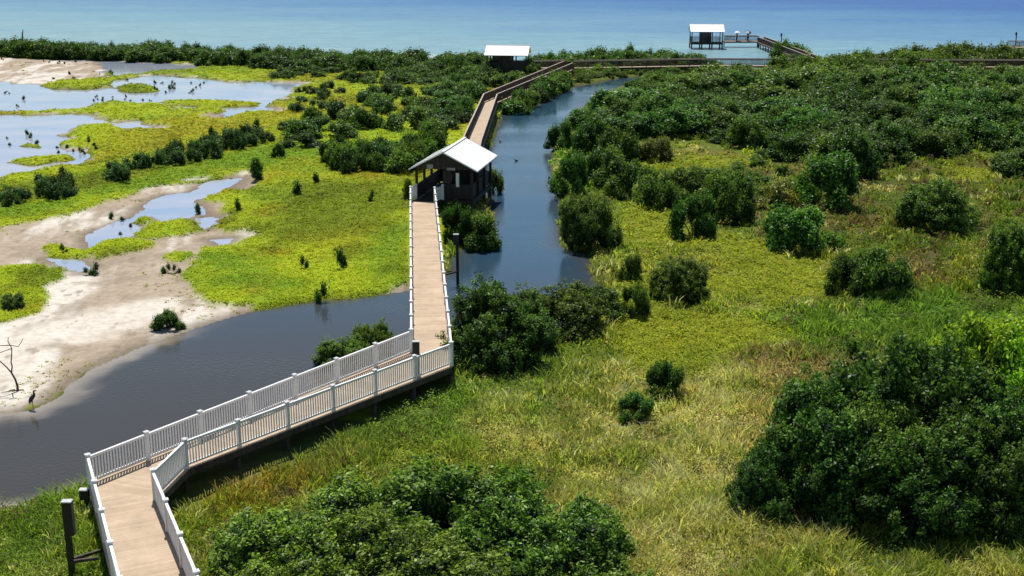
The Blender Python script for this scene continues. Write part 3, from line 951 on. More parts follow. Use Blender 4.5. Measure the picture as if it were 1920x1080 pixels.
# ------------------------------------------------------------------ light posts
def light_post(label, x, y, base_z, h, arm=None, side=-1, head=0.62, group='bollard lights along the boardwalks'):
    t = thing('light_post', label, 'light post', (x, y, 0), 0, group)
    b = MB(); b.beam((0, 0, base_z), (0, 0, h), 0.16, 0.16, up=Vector((0, 1, 0))); b.build('pole', M['black'], t)
    b = MB(); b.box((side * 0.15, 0, h - head), 0.15, 0.2, head - 0.04); b.build('lamp_head', M['black'], t)
    b = MB(); b.box((side * 0.07, 0, h), 0.32, 0.24, 0.035); b.build('lamp_lid', M['lamp'], t)
    if arm is not None:
        b = MB()
        ax, ay, az = arm
        for dy in (-0.28, 0.28):
            b.beam((0.0, dy * 0.3, az), (ax - x, ay - y + dy, az), 0.09, 0.09)
        b.build('bracket', M['pile'], t)
    return t


g1 = at(785, 742, 0.25)
light_post('black light post with a boxy head in front of the bend in the white railing', g1.x, g1.y, -0.2, 2.75)
g2 = at(133, 1054, 0.85)
arm = at(190, 1038, 0.9)
light_post('black light post braced to the boardwalk in the lower left corner', g2.x, g2.y, -0.2, 2.9, (arm.x, arm.y, 0.9), 1, 1.1)
g3 = at(858, 508, 0.9)
arm = at(838, 512, 0.9)
light_post('black light post braced out over the channel beside the straight white railing', g3.x, g3.y, -0.8, 3.1, (arm.x, arm.y, 0.9))
g4 = at(162, 926, 1.0)
light_post('short black light post at the corner of the white railing', g4.x, g4.y, -0.2, 1.15, None, -1, 0.35)
g5 = at(1466, 83, 1.2)
light_post('thin dark light post rising above the slanting pier railing', g5.x, g5.y + 0.6, -0.5, 3.3)
g6 = at(1906, 84, 1.2)
light_post('thin dark light post on the pier platform at the right edge', g6.x, g6.y + 0.5, -0.5, 3.6)

# ------------------------------------------------------------------ foliage prototypes
def leaves(Cn, Nn, size, aspect, col, r):
    n = len(Cn)
    a = r.normal(size=(n, 3))
    Nn = Nn / (np.linalg.norm(Nn, axis=1, keepdims=True) + 1e-9)
    t = a - Nn * np.sum(a * Nn, 1, keepdims=True)
    t /= np.linalg.norm(t, axis=1, keepdims=True) + 1e-9
    bt = np.cross(Nn, t)
    s = size[:, None]
    V = np.stack([Cn - t * s, Cn + bt * s * aspect, Cn + t * s, Cn - bt * s * aspect], 1).reshape(-1, 3)
    F = np.arange(4 * n).reshape(n, 4)
    return V, F, np.repeat(col, 4, axis=0)


LEAF_A, LEAF_B, LEAF_C = srgb(68, 102, 36), srgb(114, 144, 52), srgb(42, 70, 34)


def bush_arrays(seed, n_lobe, n_twig, n_leaf, leaf, sp_=0.040, tint=(LEAF_A, LEAF_B, LEAF_C), upright=0.0):
    """Unit bush: radius about 1, height about 1 (base z = 0). Lobes > twig tufts > leaves."""
    r = np.random.default_rng(seed)
    # lobes spread over an uneven dome
    cen = []
    for i in range(n_lobe):
        a = r.uniform(0, 2 * math.pi); q = math.sqrt(r.uniform(0, 1)) * 0.80
        top = math.sqrt(max(0.05, 1 - (q / 0.98) ** 2))
        z = (r.uniform(0.2, 1.0) if i % 3 else r.uniform(0.7, 1.12)) * top * 0.80
        if i % 3 == 1:
            q = math.sqrt(r.uniform(0.4, 1)) * 0.92; z = r.uniform(0.06, 0.2)
        cen.append((q * math.cos(a), q * math.sin(a), z, r.uniform(0.16, 0.36) * (1.0 - 0.2 * q)))
    cen = np.array(cen)
    pa = cen[:, 3] ** 2; li = r.choice(n_lobe, n_twig, p=pa / pa.sum())
    dv = r.normal(size=(n_twig, 3)); dv[:, 2] = np.abs(dv[:, 2]) * 1.0 - 0.35
    dv /= np.linalg.norm(dv, axis=1, keepdims=True)
    rad = cen[li, 3] * r.uniform(0.75, 1.12, n_twig)
    tw = cen[li, :3] + dv * rad[:, None] * np.array([1, 1, 0.95])
    tw[:, 2] = np.maximum(tw[:, 2] + upright * r.uniform(0, 1, n_twig) ** 3, 0.03)
    ti = r.integers(0, n_twig, n_leaf)
    spread = max(leaf * 1.6, sp_)
    c = tw[ti] + r.normal(size=(n_leaf, 3)) * spread
    c[:, 2] = np.maximum(c[:, 2], 0.01)
    nn = dv[ti] * 0.6 + r.normal(size=(n_leaf, 3)) * 0.55 + np.array([0, 0, 0.55])
    size = leaf * r.uniform(0.5, 1.35, n_leaf)
    lob_t = r.uniform(0, 1, n_lobe)[li][ti]
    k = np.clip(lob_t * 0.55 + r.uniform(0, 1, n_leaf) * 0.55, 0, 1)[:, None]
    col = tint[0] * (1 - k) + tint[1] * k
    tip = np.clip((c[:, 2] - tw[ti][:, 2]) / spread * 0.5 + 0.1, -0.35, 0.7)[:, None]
    col = col * (1 + tip * np.array([0.75, 0.65, 0.4]))      # paler young tips; clump shading also put into the colour, darker below
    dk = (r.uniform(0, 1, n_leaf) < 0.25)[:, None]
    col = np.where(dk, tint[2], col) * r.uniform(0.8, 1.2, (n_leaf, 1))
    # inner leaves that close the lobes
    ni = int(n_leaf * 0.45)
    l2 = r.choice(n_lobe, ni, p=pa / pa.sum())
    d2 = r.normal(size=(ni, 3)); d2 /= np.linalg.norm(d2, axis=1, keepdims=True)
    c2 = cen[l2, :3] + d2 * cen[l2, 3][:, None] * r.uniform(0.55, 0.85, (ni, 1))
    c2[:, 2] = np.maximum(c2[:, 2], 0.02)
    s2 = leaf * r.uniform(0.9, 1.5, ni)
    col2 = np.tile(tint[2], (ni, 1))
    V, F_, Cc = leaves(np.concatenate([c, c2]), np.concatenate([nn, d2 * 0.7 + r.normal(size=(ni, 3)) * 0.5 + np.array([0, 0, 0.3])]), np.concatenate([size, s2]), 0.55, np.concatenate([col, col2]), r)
    return V, F_, Cc, cen


DRK_T = (srgb(54, 90, 33), srgb(102, 134, 50), srgb(34, 62, 29))
YEL_T = (srgb(132, 170, 40), srgb(178, 204, 60), srgb(98, 136, 36))
GRN_T = (srgb(68, 102, 36), srgb(106, 138, 50), srgb(46, 76, 32))
OLV_T = (srgb(92, 108, 46), srgb(128, 138, 66), srgb(70, 86, 40))


def bush_proto(seed, *a, **k):
    V, F_, Cc, cen = bush_arrays(seed, *a, **k)
    return np_mesh('mangrove_crown', V, F_, M['leaf'], Cc), cen


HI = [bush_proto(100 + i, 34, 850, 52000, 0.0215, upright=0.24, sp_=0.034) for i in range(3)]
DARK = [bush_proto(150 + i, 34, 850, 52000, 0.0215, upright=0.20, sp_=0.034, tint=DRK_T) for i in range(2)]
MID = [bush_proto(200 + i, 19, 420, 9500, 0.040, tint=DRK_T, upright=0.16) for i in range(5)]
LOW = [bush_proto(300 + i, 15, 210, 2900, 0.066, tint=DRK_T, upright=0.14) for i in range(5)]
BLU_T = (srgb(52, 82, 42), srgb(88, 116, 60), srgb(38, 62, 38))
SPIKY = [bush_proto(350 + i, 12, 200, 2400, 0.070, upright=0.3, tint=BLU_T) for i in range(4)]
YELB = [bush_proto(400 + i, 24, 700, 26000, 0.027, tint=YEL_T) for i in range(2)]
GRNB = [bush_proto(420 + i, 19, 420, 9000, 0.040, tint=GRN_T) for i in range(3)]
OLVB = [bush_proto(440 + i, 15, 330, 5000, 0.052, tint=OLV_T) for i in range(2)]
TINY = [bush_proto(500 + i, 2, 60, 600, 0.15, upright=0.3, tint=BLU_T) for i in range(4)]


def stems_mesh(cen, seed):
    r = random.Random(seed)
    b = MB()
    for i in range(min(10, len(cen))):
        cx, cy, cz, rr = cen[i]
        mx, my = cx * 0.45 + r.uniform(-.08, .08), cy * 0.45 + r.uniform(-.08, .08)
        b.tube([(cx * 0.1 + r.uniform(-.06, .06), cy * 0.1 + r.uniform(-.06, .06), -0.06), (mx, my, cz * 0.5), (cx, cy, cz)], [0.028, 0.02, 0.008], 6)
    for i in range(16):          # bare twigs that stick out of the crown
        cx, cy, cz, rr = cen[r.randrange(len(cen))]
        d = Vector((cx * 0.7 + r.uniform(-.5, .5), cy * 0.7 + r.uniform(-.5, .5), r.uniform(0.3, 1.0))).normalized()
        a = Vector((cx, cy, cz)); e = a + d * (rr * r.uniform(1.1, 1.5))
        b.tube([a, (a + e) / 2 + Vector((r.uniform(-.03, .03), r.uniform(-.03, .03), 0.01)), e], [0.009, 0.006, 0.002], 5)
        b.tube([(a + e) / 2, (a + e) / 2 + Vector((r.uniform(-.1, .1), r.uniform(-.1, .1), r.uniform(.04, .12)))], [0.005, 0.002], 4)
    return b.mesh('stems', M['bark'])


ST = {}


def place_bush(proto, x, y, rx, ry, hz, label, group=None, rz=None, parts=False, zoff=0.0, cat='bush', name='mangrove_bush'):
    me, cen = proto
    z = max(gz(x, y), -0.05) + zoff
    rz = random.uniform(0, 6.283) if rz is None else rz
    if parts:
        t = thing(name, label, cat, (x, y, z), rz, group)
        t.scale = (rx, ry, hz)
        c = link('crown', me, t)
        if me.name not in ST: ST[me.name] = stems_mesh(cen, len(ST))
        link('stems', ST[me.name], t)
        return t
    o_ = link(name, me)
    o_.location = (x, y, z); o_.rotation_euler = (0, 0, rz); o_.scale = (rx, ry, hz)
    return tag(o_, label, cat, group)


def by_px(x, y, wpx, hpx):
    """Footprint and size of a bush whose front foot shows at pixel x, y."""
    q = at(x, y, 0.2)
    slant = math.sqrt(q.x ** 2 + q.y ** 2 + CAMZ ** 2) / FPX
    rad = wpx / 2 * slant * 1.0
    D = math.hypot(q.x, q.y); a = math.atan2(CAMZ, D)
    k = (D + 0.75 * rad) / D
    h = (hpx * slant - 1.3 * rad * math.sin(a)) / math.cos(a)
    h = min(max(h, 0.75 * rad), 2.4 * rad)
    return q.x * k, q.y * k, rad, h


BUSHES = [
    # x, foot y, width, height, proto set, label
    (940, 696, 222, 150, HI, 'dark green mangrove bush hugging the right side of the white boardwalk bend'),
    (1045, 644, 205, 112, HI, 'broad mangrove bush on the near channel bank, second from the boardwalk'),
    (1128, 608, 92, 60, MID, 'lower mangrove bush at the right end of the near channel bank clump'),
    (1192, 600, 62, 62, MID, 'small upright mangrove bush just right of the near bank clump'),
    (650, 688, 112, 58, HI, 'mangrove bush behind the slanting white railing, left part with the lower crown'),
    (698, 668, 76, 68, HI, 'mangrove bush behind the slanting white railing, taller part next to the bend'),
    (856, 458, 64, 66, MID, 'mangrove bush growing against the straight white railing below the near shelter'),
    (895, 466, 90, 66, MID, 'rounded mangrove bush overhanging the channel below the near shelter'),
    (1106, 472, 126, 96, HI, 'big rounded mangrove bush standing in the channel edge opposite the straight boardwalk'),
    (1180, 532, 50, 46, MID, 'small dark bush in the yellow plants right of the channel'),
    (1276, 574, 122, 78, HI, 'wide dark bush on the pale bare patch in the yellow green marsh'),
    (1244, 758, 84, 74, MID, 'slim dark bush in the tan grass, farther of a pair'),
    (1192, 796, 78, 56, MID, 'low dark bush in the tan grass, nearer of a pair'),
    (1300, 454, 82, 80, MID, 'dark rounded bush alone in the yellow plants right of the channel'),
    (1370, 424, 86, 84, MID, 'tall dark bush just behind and right of the lone rounded bush'),
    (1495, 478, 136, 92, GRNB, 'mid green bush in the brown grass of the right marsh'),
    (1750, 440, 152, 92, HI, 'big dark oval bush with a black shaded foot in the right marsh'),
    (1646, 562, 110, 92, GRNB, 'bright green bush in front of the pink brown grass'),
    (1580, 560, 78, 64, MID, 'dark low bush left of the bright green bush'),
    (1900, 560, 130, 110, HI, 'dark bush cut by the right edge at mid height'),
    (1130, 358, 112, 76, MID, 'spreading mangrove leaning over the channel from the right bank'),
    (1070, 372, 78, 70, MID, 'leafy mangrove at the tip of the right bank point'),
    (1180, 376, 92, 70, MID, 'mangrove in the right bank clump, third back from the water'),
    (1235, 394, 84, 66, MID, 'dark bush at the right end of the right bank clump'),
    (1285, 372, 84, 56, GRNB, 'fresh green bush behind the right bank clump'),
    (1345, 384, 76, 60, GRNB, 'fresh green bush beside the tall dark bush'),
    (1052, 284, 56, 50, MID, 'low mangrove jutting into the channel at the narrow part'),
    (1108, 300, 78, 66, MID, 'dark mangrove behind the narrow part of the channel'),
    (1165, 306, 84, 66, MID, 'dark mangrove right of the narrow part of the channel'),
    (1225, 306, 66, 46, OLVB, 'olive bush right of the narrow part of the channel'),
    (1545, 398, 136, 92, MID, 'large dark bush at the front edge of the right thicket'),
    (1590, 340, 110, 80, GRNB, 'bright green bush at the front edge of the right thicket'),
    (1460, 400, 90, 60, OLVB, 'olive bush before the large dark bush of the right thicket'),
    (315, 616, 56, 38, MID, 'small dark bush alone on the sand bank by the channel'),
    (26, 582, 42, 26, MID, 'small dark bush on the green patch at the left edge'),
    (486, 338, 36, 32, LOW, 'round dark bush at the head of the narrow stream'),
    (640, 506, 22, 26, TINY, 'little dark shrub in the bright plants left of the boardwalk'),
    (604, 562, 20, 34, TINY, 'little dark sprout at the near edge of the bright plants'),
    (570, 506, 13, 17, TINY, 'tiny dark sprout in the bright plants beside the little shrub'),
    (565, 366, 24, 20, TINY, 'small round shrub in the green meadow, lower of two'),
    (588, 348, 16, 16, TINY, 'small round shrub in the green meadow, upper of two'),
    (698, 380, 12, 14, TINY, 'tiny dark sprout in the middle of the green meadow'),
    (762, 376, 26, 30, LOW, 'dark shrub at the left side of the straight white railing'),
    (452, 398, 18, 18, TINY, 'tiny dark shrub on the green bank below the narrow stream'),
    (375, 398, 14, 16, TINY, 'tiny dark sprout at the right bank of the narrow stream'),
    (522, 298, 26, 22, LOW, 'dark shrub left of the meadow row'),
    (930, 360, 34, 60, LOW, 'slim bush half hidden behind the near shelter'),
]
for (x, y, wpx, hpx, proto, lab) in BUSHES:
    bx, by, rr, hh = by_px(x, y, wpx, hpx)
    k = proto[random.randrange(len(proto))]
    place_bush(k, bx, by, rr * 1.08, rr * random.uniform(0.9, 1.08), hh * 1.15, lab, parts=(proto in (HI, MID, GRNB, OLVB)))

# foreground masses, each shrub its own
FORE = [
    # x, y centre pixel at ground, radius x, radius y, height, proto, label
    (-6.2, 34.0, 3.4, 2.9, 2.7, HI[0], 'big leafy shrub filling the bottom centre, left part of the mass'),
    (-2.4, 35.5, 3.7, 3.1, 3.1, HI[1], 'big leafy shrub filling the bottom centre, tallest middle part of the mass'),
    (0.5, 33.8, 3.1, 2.8, 2.9, HI[2], 'leafy shrub at the bottom centre, right part of the mass beside the tan grass'),
    (-2.4, 31.0, 3.6, 2.6, 2.3, HI[2], 'leafy shrub cut by the bottom edge in front of the tallest part of the mass'),
    (-6.9, 31.5, 1.9, 1.9, 1.9, HI[1], 'low leafy shrub at the bottom edge next to the boardwalk'),
    (-4.4, 32.4, 2.8, 2.4, 2.7, HI[2], 'leafy shrub at the bottom edge in front of the left part of the mass'),
    (2.3, 31.4, 2.3, 2.2, 1.9, HI[0], 'low leafy shrub cut by the bottom edge at the right end of the mass'),
    (11.6, 41.0, 3.3, 3.2, 3.9, DARK[1], 'large dark tree bush at lower right, left dome of the mass'),
    (14.6, 42.6, 3.6, 3.3, 5.1, DARK[0], 'large dark tree bush at lower right, tallest dome of the mass'),
    (17.9, 40.2, 3.2, 3.0, 3.6, DARK[1], 'large dark tree bush at lower right, cut by the right edge'),
    (14.2, 38.7, 3.4, 2.6, 3.1, DARK[1], 'dark tree bush at lower right, front part above the shaded grass'),
    (9.6, 39.2, 1.9, 1.9, 2.4, DARK[0], 'dark tree bush at lower right, low left skirt of the mass'),
    (16.5, 39.3, 2.8, 2.5, 3.6, DARK[0], 'dark tree bush at lower right, front part between the tallest dome and right edge'),
    (12.9, 39.9, 2.6, 2.4, 3.5, DARK[1], 'dark tree bush at lower right, filling the gap below the left dome'),
    (18.4, 46.4, 3.0, 2.5, 4.9, YELB[0], 'yellow green leafy tree behind the dark mass at the right edge'),
    (20.8, 44.8, 2.8, 2.5, 5.0, YELB[1], 'yellow green leafy tree cut by the right edge'),
    (13.6, 47.8, 1.6, 1.5, 1.6, GRNB[0], 'mid green bush just behind the dark mass at lower right'),
]
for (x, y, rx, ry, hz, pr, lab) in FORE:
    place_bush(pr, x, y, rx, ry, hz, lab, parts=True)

# ------------------------------------------------------------------ thickets: every bush its own object
placed = []


def in_poly(pts, x, y):
    c = False
    for i in range(len(pts)):
        (ax, ay), (bx, by) = pts[i], pts[i - 1]
        if (ay > y) != (by > y) and x < (bx - ax) * (y - ay) / (by - ay) + ax: c = not c
    return c


walk_lines = [(bl, br), (wl, [w0, w1, w2])]
walk_pts = []
for A_, B_ in walk_lines + [([L1, L2, L3], [R1, R2, R3]), ([s1, s0], [s1, s0]), ([r0_, r1_], [q0, q1])]:
    for (a, b_, c, d) in zip(A_, A_[1:], B_, B_[1:]):
        for k in range(25):
            walk_pts.append((a.lerp(b_, k / 24) + c.lerp(d, k / 24)) / 2)


def near_walk(x, y, r):
    return any((p_.x - x) ** 2 + (p_.y - y) ** 2 < r * r for p_ in walk_pts)


def fill(poly, n_max, r_lo, r_hi, h_lo, h_hi, protos, label, group, seed, tight=0.75, wet=False):
    rr = random.Random(seed)
    P = [at(x, y, 0).to_2d() for x, y in poly]
    xs, ys = [q.x for q in P], [q.y for q in P]
    got, tries = 0, 0
    while got < n_max and tries < n_max * 60:
        tries += 1
        x, y = rr.uniform(min(xs), max(xs)), rr.uniform(min(ys), max(ys))
        if not in_poly([(q.x, q.y) for q in P], x, y): continue
        rad = rr.uniform(r_lo, r_hi)
        if gz(x, y) < 0.02 and not wet: continue
        if near_walk(x, y, rad + 0.7): continue
        if any((x - a) ** 2 + (y - b_) ** 2 < (tight * (rad + c)) ** 2 for a, b_, c in placed): continue
        placed.append((x, y, rad))
        pr = rr.choice(protos)
        place_bush(pr, x, y, rad, rad * rr.uniform(0.85, 1.1), rr.uniform(h_lo, h_hi) * (0.7 + 0.3 * rad / r_hi), label, group, rz=rr.uniform(0, 6.28))
        got += 1
    return got


RIGHT_BACK = [(1128, 206), (1190, 190), (1250, 180), (1320, 170), (1450, 164), (1500, 160), (1800, 162), (2050, 166), (2050, 215), (1700, 215), (1400, 210), (1200, 225), (1095, 228)]
RIGHT_FRONT = [(1090, 228), (1200, 226), (1400, 212), (1700, 216), (2250, 218), (2250, 350), (1900, 340), (1800, 310), (1700, 300), (1640, 330), (1500, 330), (1440, 290), (1250, 275), (1090, 262)]
c1 = fill(RIGHT_FRONT, 66, 2.2, 3.9, 2.1, 3.3, MID * 2 + GRNB, 'dark mangrove bush in the front half of the dense thicket right of the channel', 'mangroves in the front of the right thicket', 1, 0.62)
c2 = fill(RIGHT_BACK, 52, 2.2, 4.0, 2.2, 3.3, LOW + MID[:2] + GRNB[:1], 'mangrove bush in the back half of the dense thicket right of the channel', 'mangroves in the back of the right thicket', 2, 0.62)
MIDLEFT = [(560, 268), (520, 256), (560, 236), (640, 222), (690, 205), (700, 186), (760, 182), (850, 160), (900, 148), (915, 165), (898, 200), (872, 248), (840, 262), (760, 262), (690, 268), (640, 282), (560, 286)]
c3 = fill(MIDLEFT, 54, 1.1, 2.1, 1.2, 2.0, SPIKY + LOW, 'dark mangrove bush in the scattered thicket left of the brown boardwalk', 'mangroves left of the brown boardwalk', 3, 0.66)
ROWA = [(185, 352), (200, 335), (270, 318), (330, 300), (400, 275), (470, 262), (505, 258), (505, 275), (440, 290), (380, 304), (300, 326), (240, 345)]
c5 = fill(ROWA, 28, 0.7, 1.3, 1.2, 1.8, SPIKY, 'dark upright bush in the long row across the left meadow', 'bush row across the left meadow', 5, 0.6)
ROWB = [(70, 378), (75, 362), (110, 354), (150, 350), (152, 370), (110, 380)]
fill(ROWB, 8, 0.6, 1.0, 0.9, 1.5, SPIKY, 'dark upright bush in the short row near the left edge', 'short bush row near the left edge', 6, 0.6)
ROWC = [(5, 392), (10, 378), (46, 374), (46, 388)]
fill(ROWC, 4, 0.5, 0.9, 0.8, 1.3, SPIKY, 'dark bush of the little clump at the left edge', 'little bush clump at the left edge', 7, 0.6)
ROWD = [(604, 330), (606, 306), (660, 300), (720, 298), (740, 310), (725, 326), (650, 332)]
fill(ROWD, 16, 0.8, 1.3, 1.6, 2.2, SPIKY + LOW, 'dark bush in the row left of the near shelter', 'bush row left of the near shelter', 8, 0.6)
ROWE = [(742, 326), (750, 300), (790, 280), (825, 272), (820, 292), (780, 318), (765, 330)]
fill(ROWE, 12, 1.0, 1.6, 1.8, 2.5, LOW, 'dark bush in the clump behind the left eave of the near shelter', 'bush clump behind the near shelter', 9, 0.6)
BANK = [(942, 216), (945, 190), (985, 180), (1025, 168), (1052, 158), (1058, 164), (1035, 180), (1005, 198), (975, 212)]
fill(BANK, 16, 1.2, 2.2, 1.6, 2.5, LOW + MID[:2], 'mangrove bush on the channel bank below the brown boardwalk', 'mangroves on the bank below the brown boardwalk', 10, 0.55, wet=True)
MEADOW = [(560, 222), (640, 190), (660, 170), (640, 160), (560, 175), (530, 215)]
fill(MEADOW, 12, 0.6, 1.1, 0.7, 1.2, SPIKY, 'small dark bush scattered on the far yellow meadow', 'small bushes on the far meadow', 12, 0.9)
# far shore wood: one mass
def join_bushes(spec, name, label, k_col=1.0):
    Vs, Fs, Cs, off_ = [], [], [], 0
    for (x, y, rx, hz, sd) in spec:
        V_, F_, C_, _ = bank[sd % len(bank)]
        a = sd * 1.7
        ca, sa = math.cos(a), math.sin(a)
        q = np.stack([(V_[:, 0] * ca - V_[:, 1] * sa) * rx + x, (V_[:, 0] * sa + V_[:, 1] * ca) * rx + y, V_[:, 2] * hz + 0.1], -1)
        Vs.append(q); Fs.append(F_ + off_); off_ += len(q)
        Cs.append(C_ * (0.75 + 0.5 * ((sd * 7919) % 100) / 100) * k_col)
    o_ = link(name, np_mesh(name, np.concatenate(Vs), np.concatenate(Fs), M['leaf'], np.concatenate(Cs)))
    return tag(o_, label, 'thicket', kind='stuff')


bank = [bush_arrays(600 + i, 11, 150, 1500, 0.075, upright=0.12) for i in range(6)]
rr = random.Random(77)


def belt(cols, dmin, dmax, hts, n, seed):
    r_ = random.Random(seed); out = []
    for i in range(n):
        px = r_.uniform(cols[0], cols[-1])
        D = np.interp(px, cols, dmin) + r_.uniform(0, 1) ** 0.8 * (np.interp(px, cols, dmax) - np.interp(px, cols, dmin))
        x, y = (px - 960) / FPX * (D * CP + CAMZ * SP), D
        if near_walk(x, y, 3.2): continue
        h = np.interp(px, cols, hts) * r_.uniform(0.65, 1.1)
        out.append((x, y, r_.uniform(1.4, 2.6), h, r_.randrange(1000)))
    return out


cols = [-150, 0, 60, 250, 300, 420, 520, 650, 760, 910]
join_bushes(belt(cols, [231, 229, 226, 220, 218, 210, 203, 201, 199, 199], [243, 235, 233, 232, 231, 225, 219, 215, 212, 210], [2.4, 2.4, 2.7, 1.9, 2.6, 2.1, 2.3, 2.1, 2.4, 2.1], 430, 1), 'shore_thicket', 'dark low wood along the far left shore', 0.55)
join_bushes(belt([1000, 1060, 1180, 1260, 1335], [203, 201, 201, 201, 200], [209, 212, 216, 212, 205], [1.8, 2.3, 2.8, 2.2, 1.8], 110, 2), 'shore_thicket', 'green low wood behind the straight brown boardwalk')
join_bushes(belt([1495, 1560, 1620, 1700, 1760, 1930, 2150], [203] * 7, [208, 208, 206, 212, 215, 215, 218], [1.8, 1.8, 2.0, 2.6, 3.0, 2.9, 3.0], 240, 3), 'shore_thicket', 'green low wood along the far right shore')
join_bushes([(at(x, y, 0.2).x, at(x, y, 0.2).y, r_, h_, s_) for x, y, r_, h_, s_ in ((1462, 108, 2.0, 2.6, 3), (1478, 106, 2.2, 2.9, 14), (1492, 110, 2.0, 2.4, 25), (1505, 112, 2.0, 2.0, 31))], 'shore_thicket', 'green clump before the slanting pier walk')



def scatter(poly, n, r_lo, r_hi, h_lo, h_hi, seed):
    r_ = random.Random(seed); out = []
    P = [tuple(at(x, y, 0).to_2d()) for x, y in poly]
    xs, ys = [q[0] for q in P], [q[1] for q in P]
    tries = 0
    while len(out) < n and tries < n * 50:
        tries += 1
        x, y = r_.uniform(min(xs), max(xs)), r_.uniform(min(ys), max(ys))
        rad = r_.uniform(r_lo, r_hi)
        if not in_poly(P, x, y) or near_walk(x, y, rad + 0.6): continue
        out.append((x, y, rad, r_.uniform(h_lo, h_hi), r_.randrange(1000)))
    return out


far_bits = scatter([(640, 150), (720, 138), (800, 126), (900, 118), (905, 145), (880, 155), (820, 162), (740, 165), (660, 158)], 60, 1.1, 2.2, 0.9, 1.6, 4)
far_bits += scatter([(500, 145), (620, 130), (640, 143), (560, 152), (505, 150)], 26, 0.9, 1.6, 0.7, 1.3, 13)
far_bits += scatter([(830, 150), (905, 132), (1000, 140), (1030, 130), (1035, 145), (980, 165), (930, 172), (880, 168)], 34, 1.2, 2.0, 1.1, 1.9, 14)
join_bushes(scatter([(1105, 258), (1122, 216), (1240, 190), (1450, 172), (1900, 172), (2250, 180), (2250, 340), (1920, 330), (1800, 302), (1660, 296), (1600, 318), (1480, 300), (1400, 276), (1250, 268)], 330, 1.2, 2.3, 1.0, 1.9, 17), 'scrub', 'low continuous green scrub closing the gaps inside the right thicket', 0.75)
join_bushes(scatter([(1215, 340), (1330, 322), (1440, 312), (1500, 345), (1470, 395), (1330, 398), (1230, 376)], 46, 0.6, 1.3, 0.5, 1.1, 18) + scatter([(1060, 310), (1120, 285), (1200, 288), (1250, 320), (1200, 350), (1060, 350)], 26, 0.6, 1.2, 0.6, 1.2, 19), 'scrub', 'low scrub between the bushes of the right bank', 0.85)
join_bushes(scatter([(1205, 152), (1245, 144), (1275, 152), (1235, 176), (1150, 190), (1108, 206), (1100, 218), (1118, 196), (1165, 170)], 44, 0.7, 1.5, 0.6, 1.2, 20), 'scrub', 'low scrub fringing the right bank at the far end of the channel', 0.85)
join_bushes(scatter([(1078, 138), (1200, 134), (1320, 133), (1330, 142), (1215, 142), (1150, 147), (1110, 155), (1082, 160)], 80, 0.5, 1.1, 0.5, 1.0, 21), 'scrub', 'low dark scrub on the bank between the channel end and the straight brown boardwalk', 0.7)
join_bushes(far_bits, 'scrub', 'far low grey green scrub between the ponds and the middle shelter', 0.65)
join_bushes(scatter([(1075, 134), (1200, 131), (1350, 129), (1350, 139), (1200, 142), (1090, 146)], 44, 1.0, 1.8, 0.8, 1.5, 11), 'scrub', 'low shaded scrub right under the straight brown boardwalk')
join_bushes(scatter([(1225, 172), (1265, 152), (1330, 142), (1480, 138), (1500, 134), (1560, 128), (1830, 128), (1840, 140), (2050, 142), (2050, 172), (1500, 168), (1320, 174)], 190, 1.5, 2.8, 1.2, 2.1, 15), 'scrub', 'far mangrove scrub filling the gap between the right thicket and the straight brown boardwalk', 0.8)

join_bushes(scatter([(1440, 141), (1480, 133), (1560, 130), (1800, 130), (1818, 140), (1700, 146), (1480, 148)], 70, 1.5, 2.4, 2.2, 2.9, 16), 'scrub', 'taller far scrub hiding the straight brown boardwalk on the right')

# dark sprouts standing in the ponds
rr = random.Random(5)
SPR = []
for (xa, xb, ya, yb, n_) in ((0, 150, 108, 122, 9), (100, 240, 138, 152, 9), (290, 385, 155, 175, 16), (170, 290, 178, 190, 12), (5, 45, 170, 200, 5), (10, 110, 245, 275, 5), (100, 180, 268, 290, 9), (115, 130, 470, 500, 2), (205, 250, 400, 440, 4), (150, 190, 500, 520, 4), (300, 340, 505, 520, 3)):
    for _ in range(n_):
        SPR.append((rr.uniform(xa, xb), rr.uniform(ya, yb)))
for x, y in SPR:
    q = at(x, y, 0.02)
    s_ = rr.uniform(0.14, 0.30)
    place_bush(TINY[rr.randrange(4)], q.x, q.y, s_, s_, s_ * rr.uniform(0.9, 1.8), 'tiny dark mangrove sprout standing in the shallow ponds or wet sand', 'tiny sprouts in the ponds', name='mangrove_sprout', cat='sprout')

# ------------------------------------------------------------------ ground cover (stuff): leaves on the marsh, blades in the grass
def sample_px(n, x0, x1, y0, y1):
    x = rng.uniform(x0, x1, n); y = rng.uniform(y0, y1, n)
    a, b_ = (x - 960) / FPX, -(y - 540) / FPX
    dy, dz = CP + b_ * SP, -SP + b_ * CP
    t = -CAMZ / dz
    return a * t, dy * t


def off_walk(X, Y, gap):
    """True where no boardwalk stands overhead."""
    ok = np.ones(len(X), bool)
    for A_, B_ in (([L0, L1, L2, L3], [R0, R1, R2, R3]), ([L1, L2], [R1b, R2])):
        for a, b_, c, d in zip(A_, A_[1:], B_, B_[1:]):
            ok &= sdist(np.array([a, b_, d, c]), X, Y) > gap
    return ok


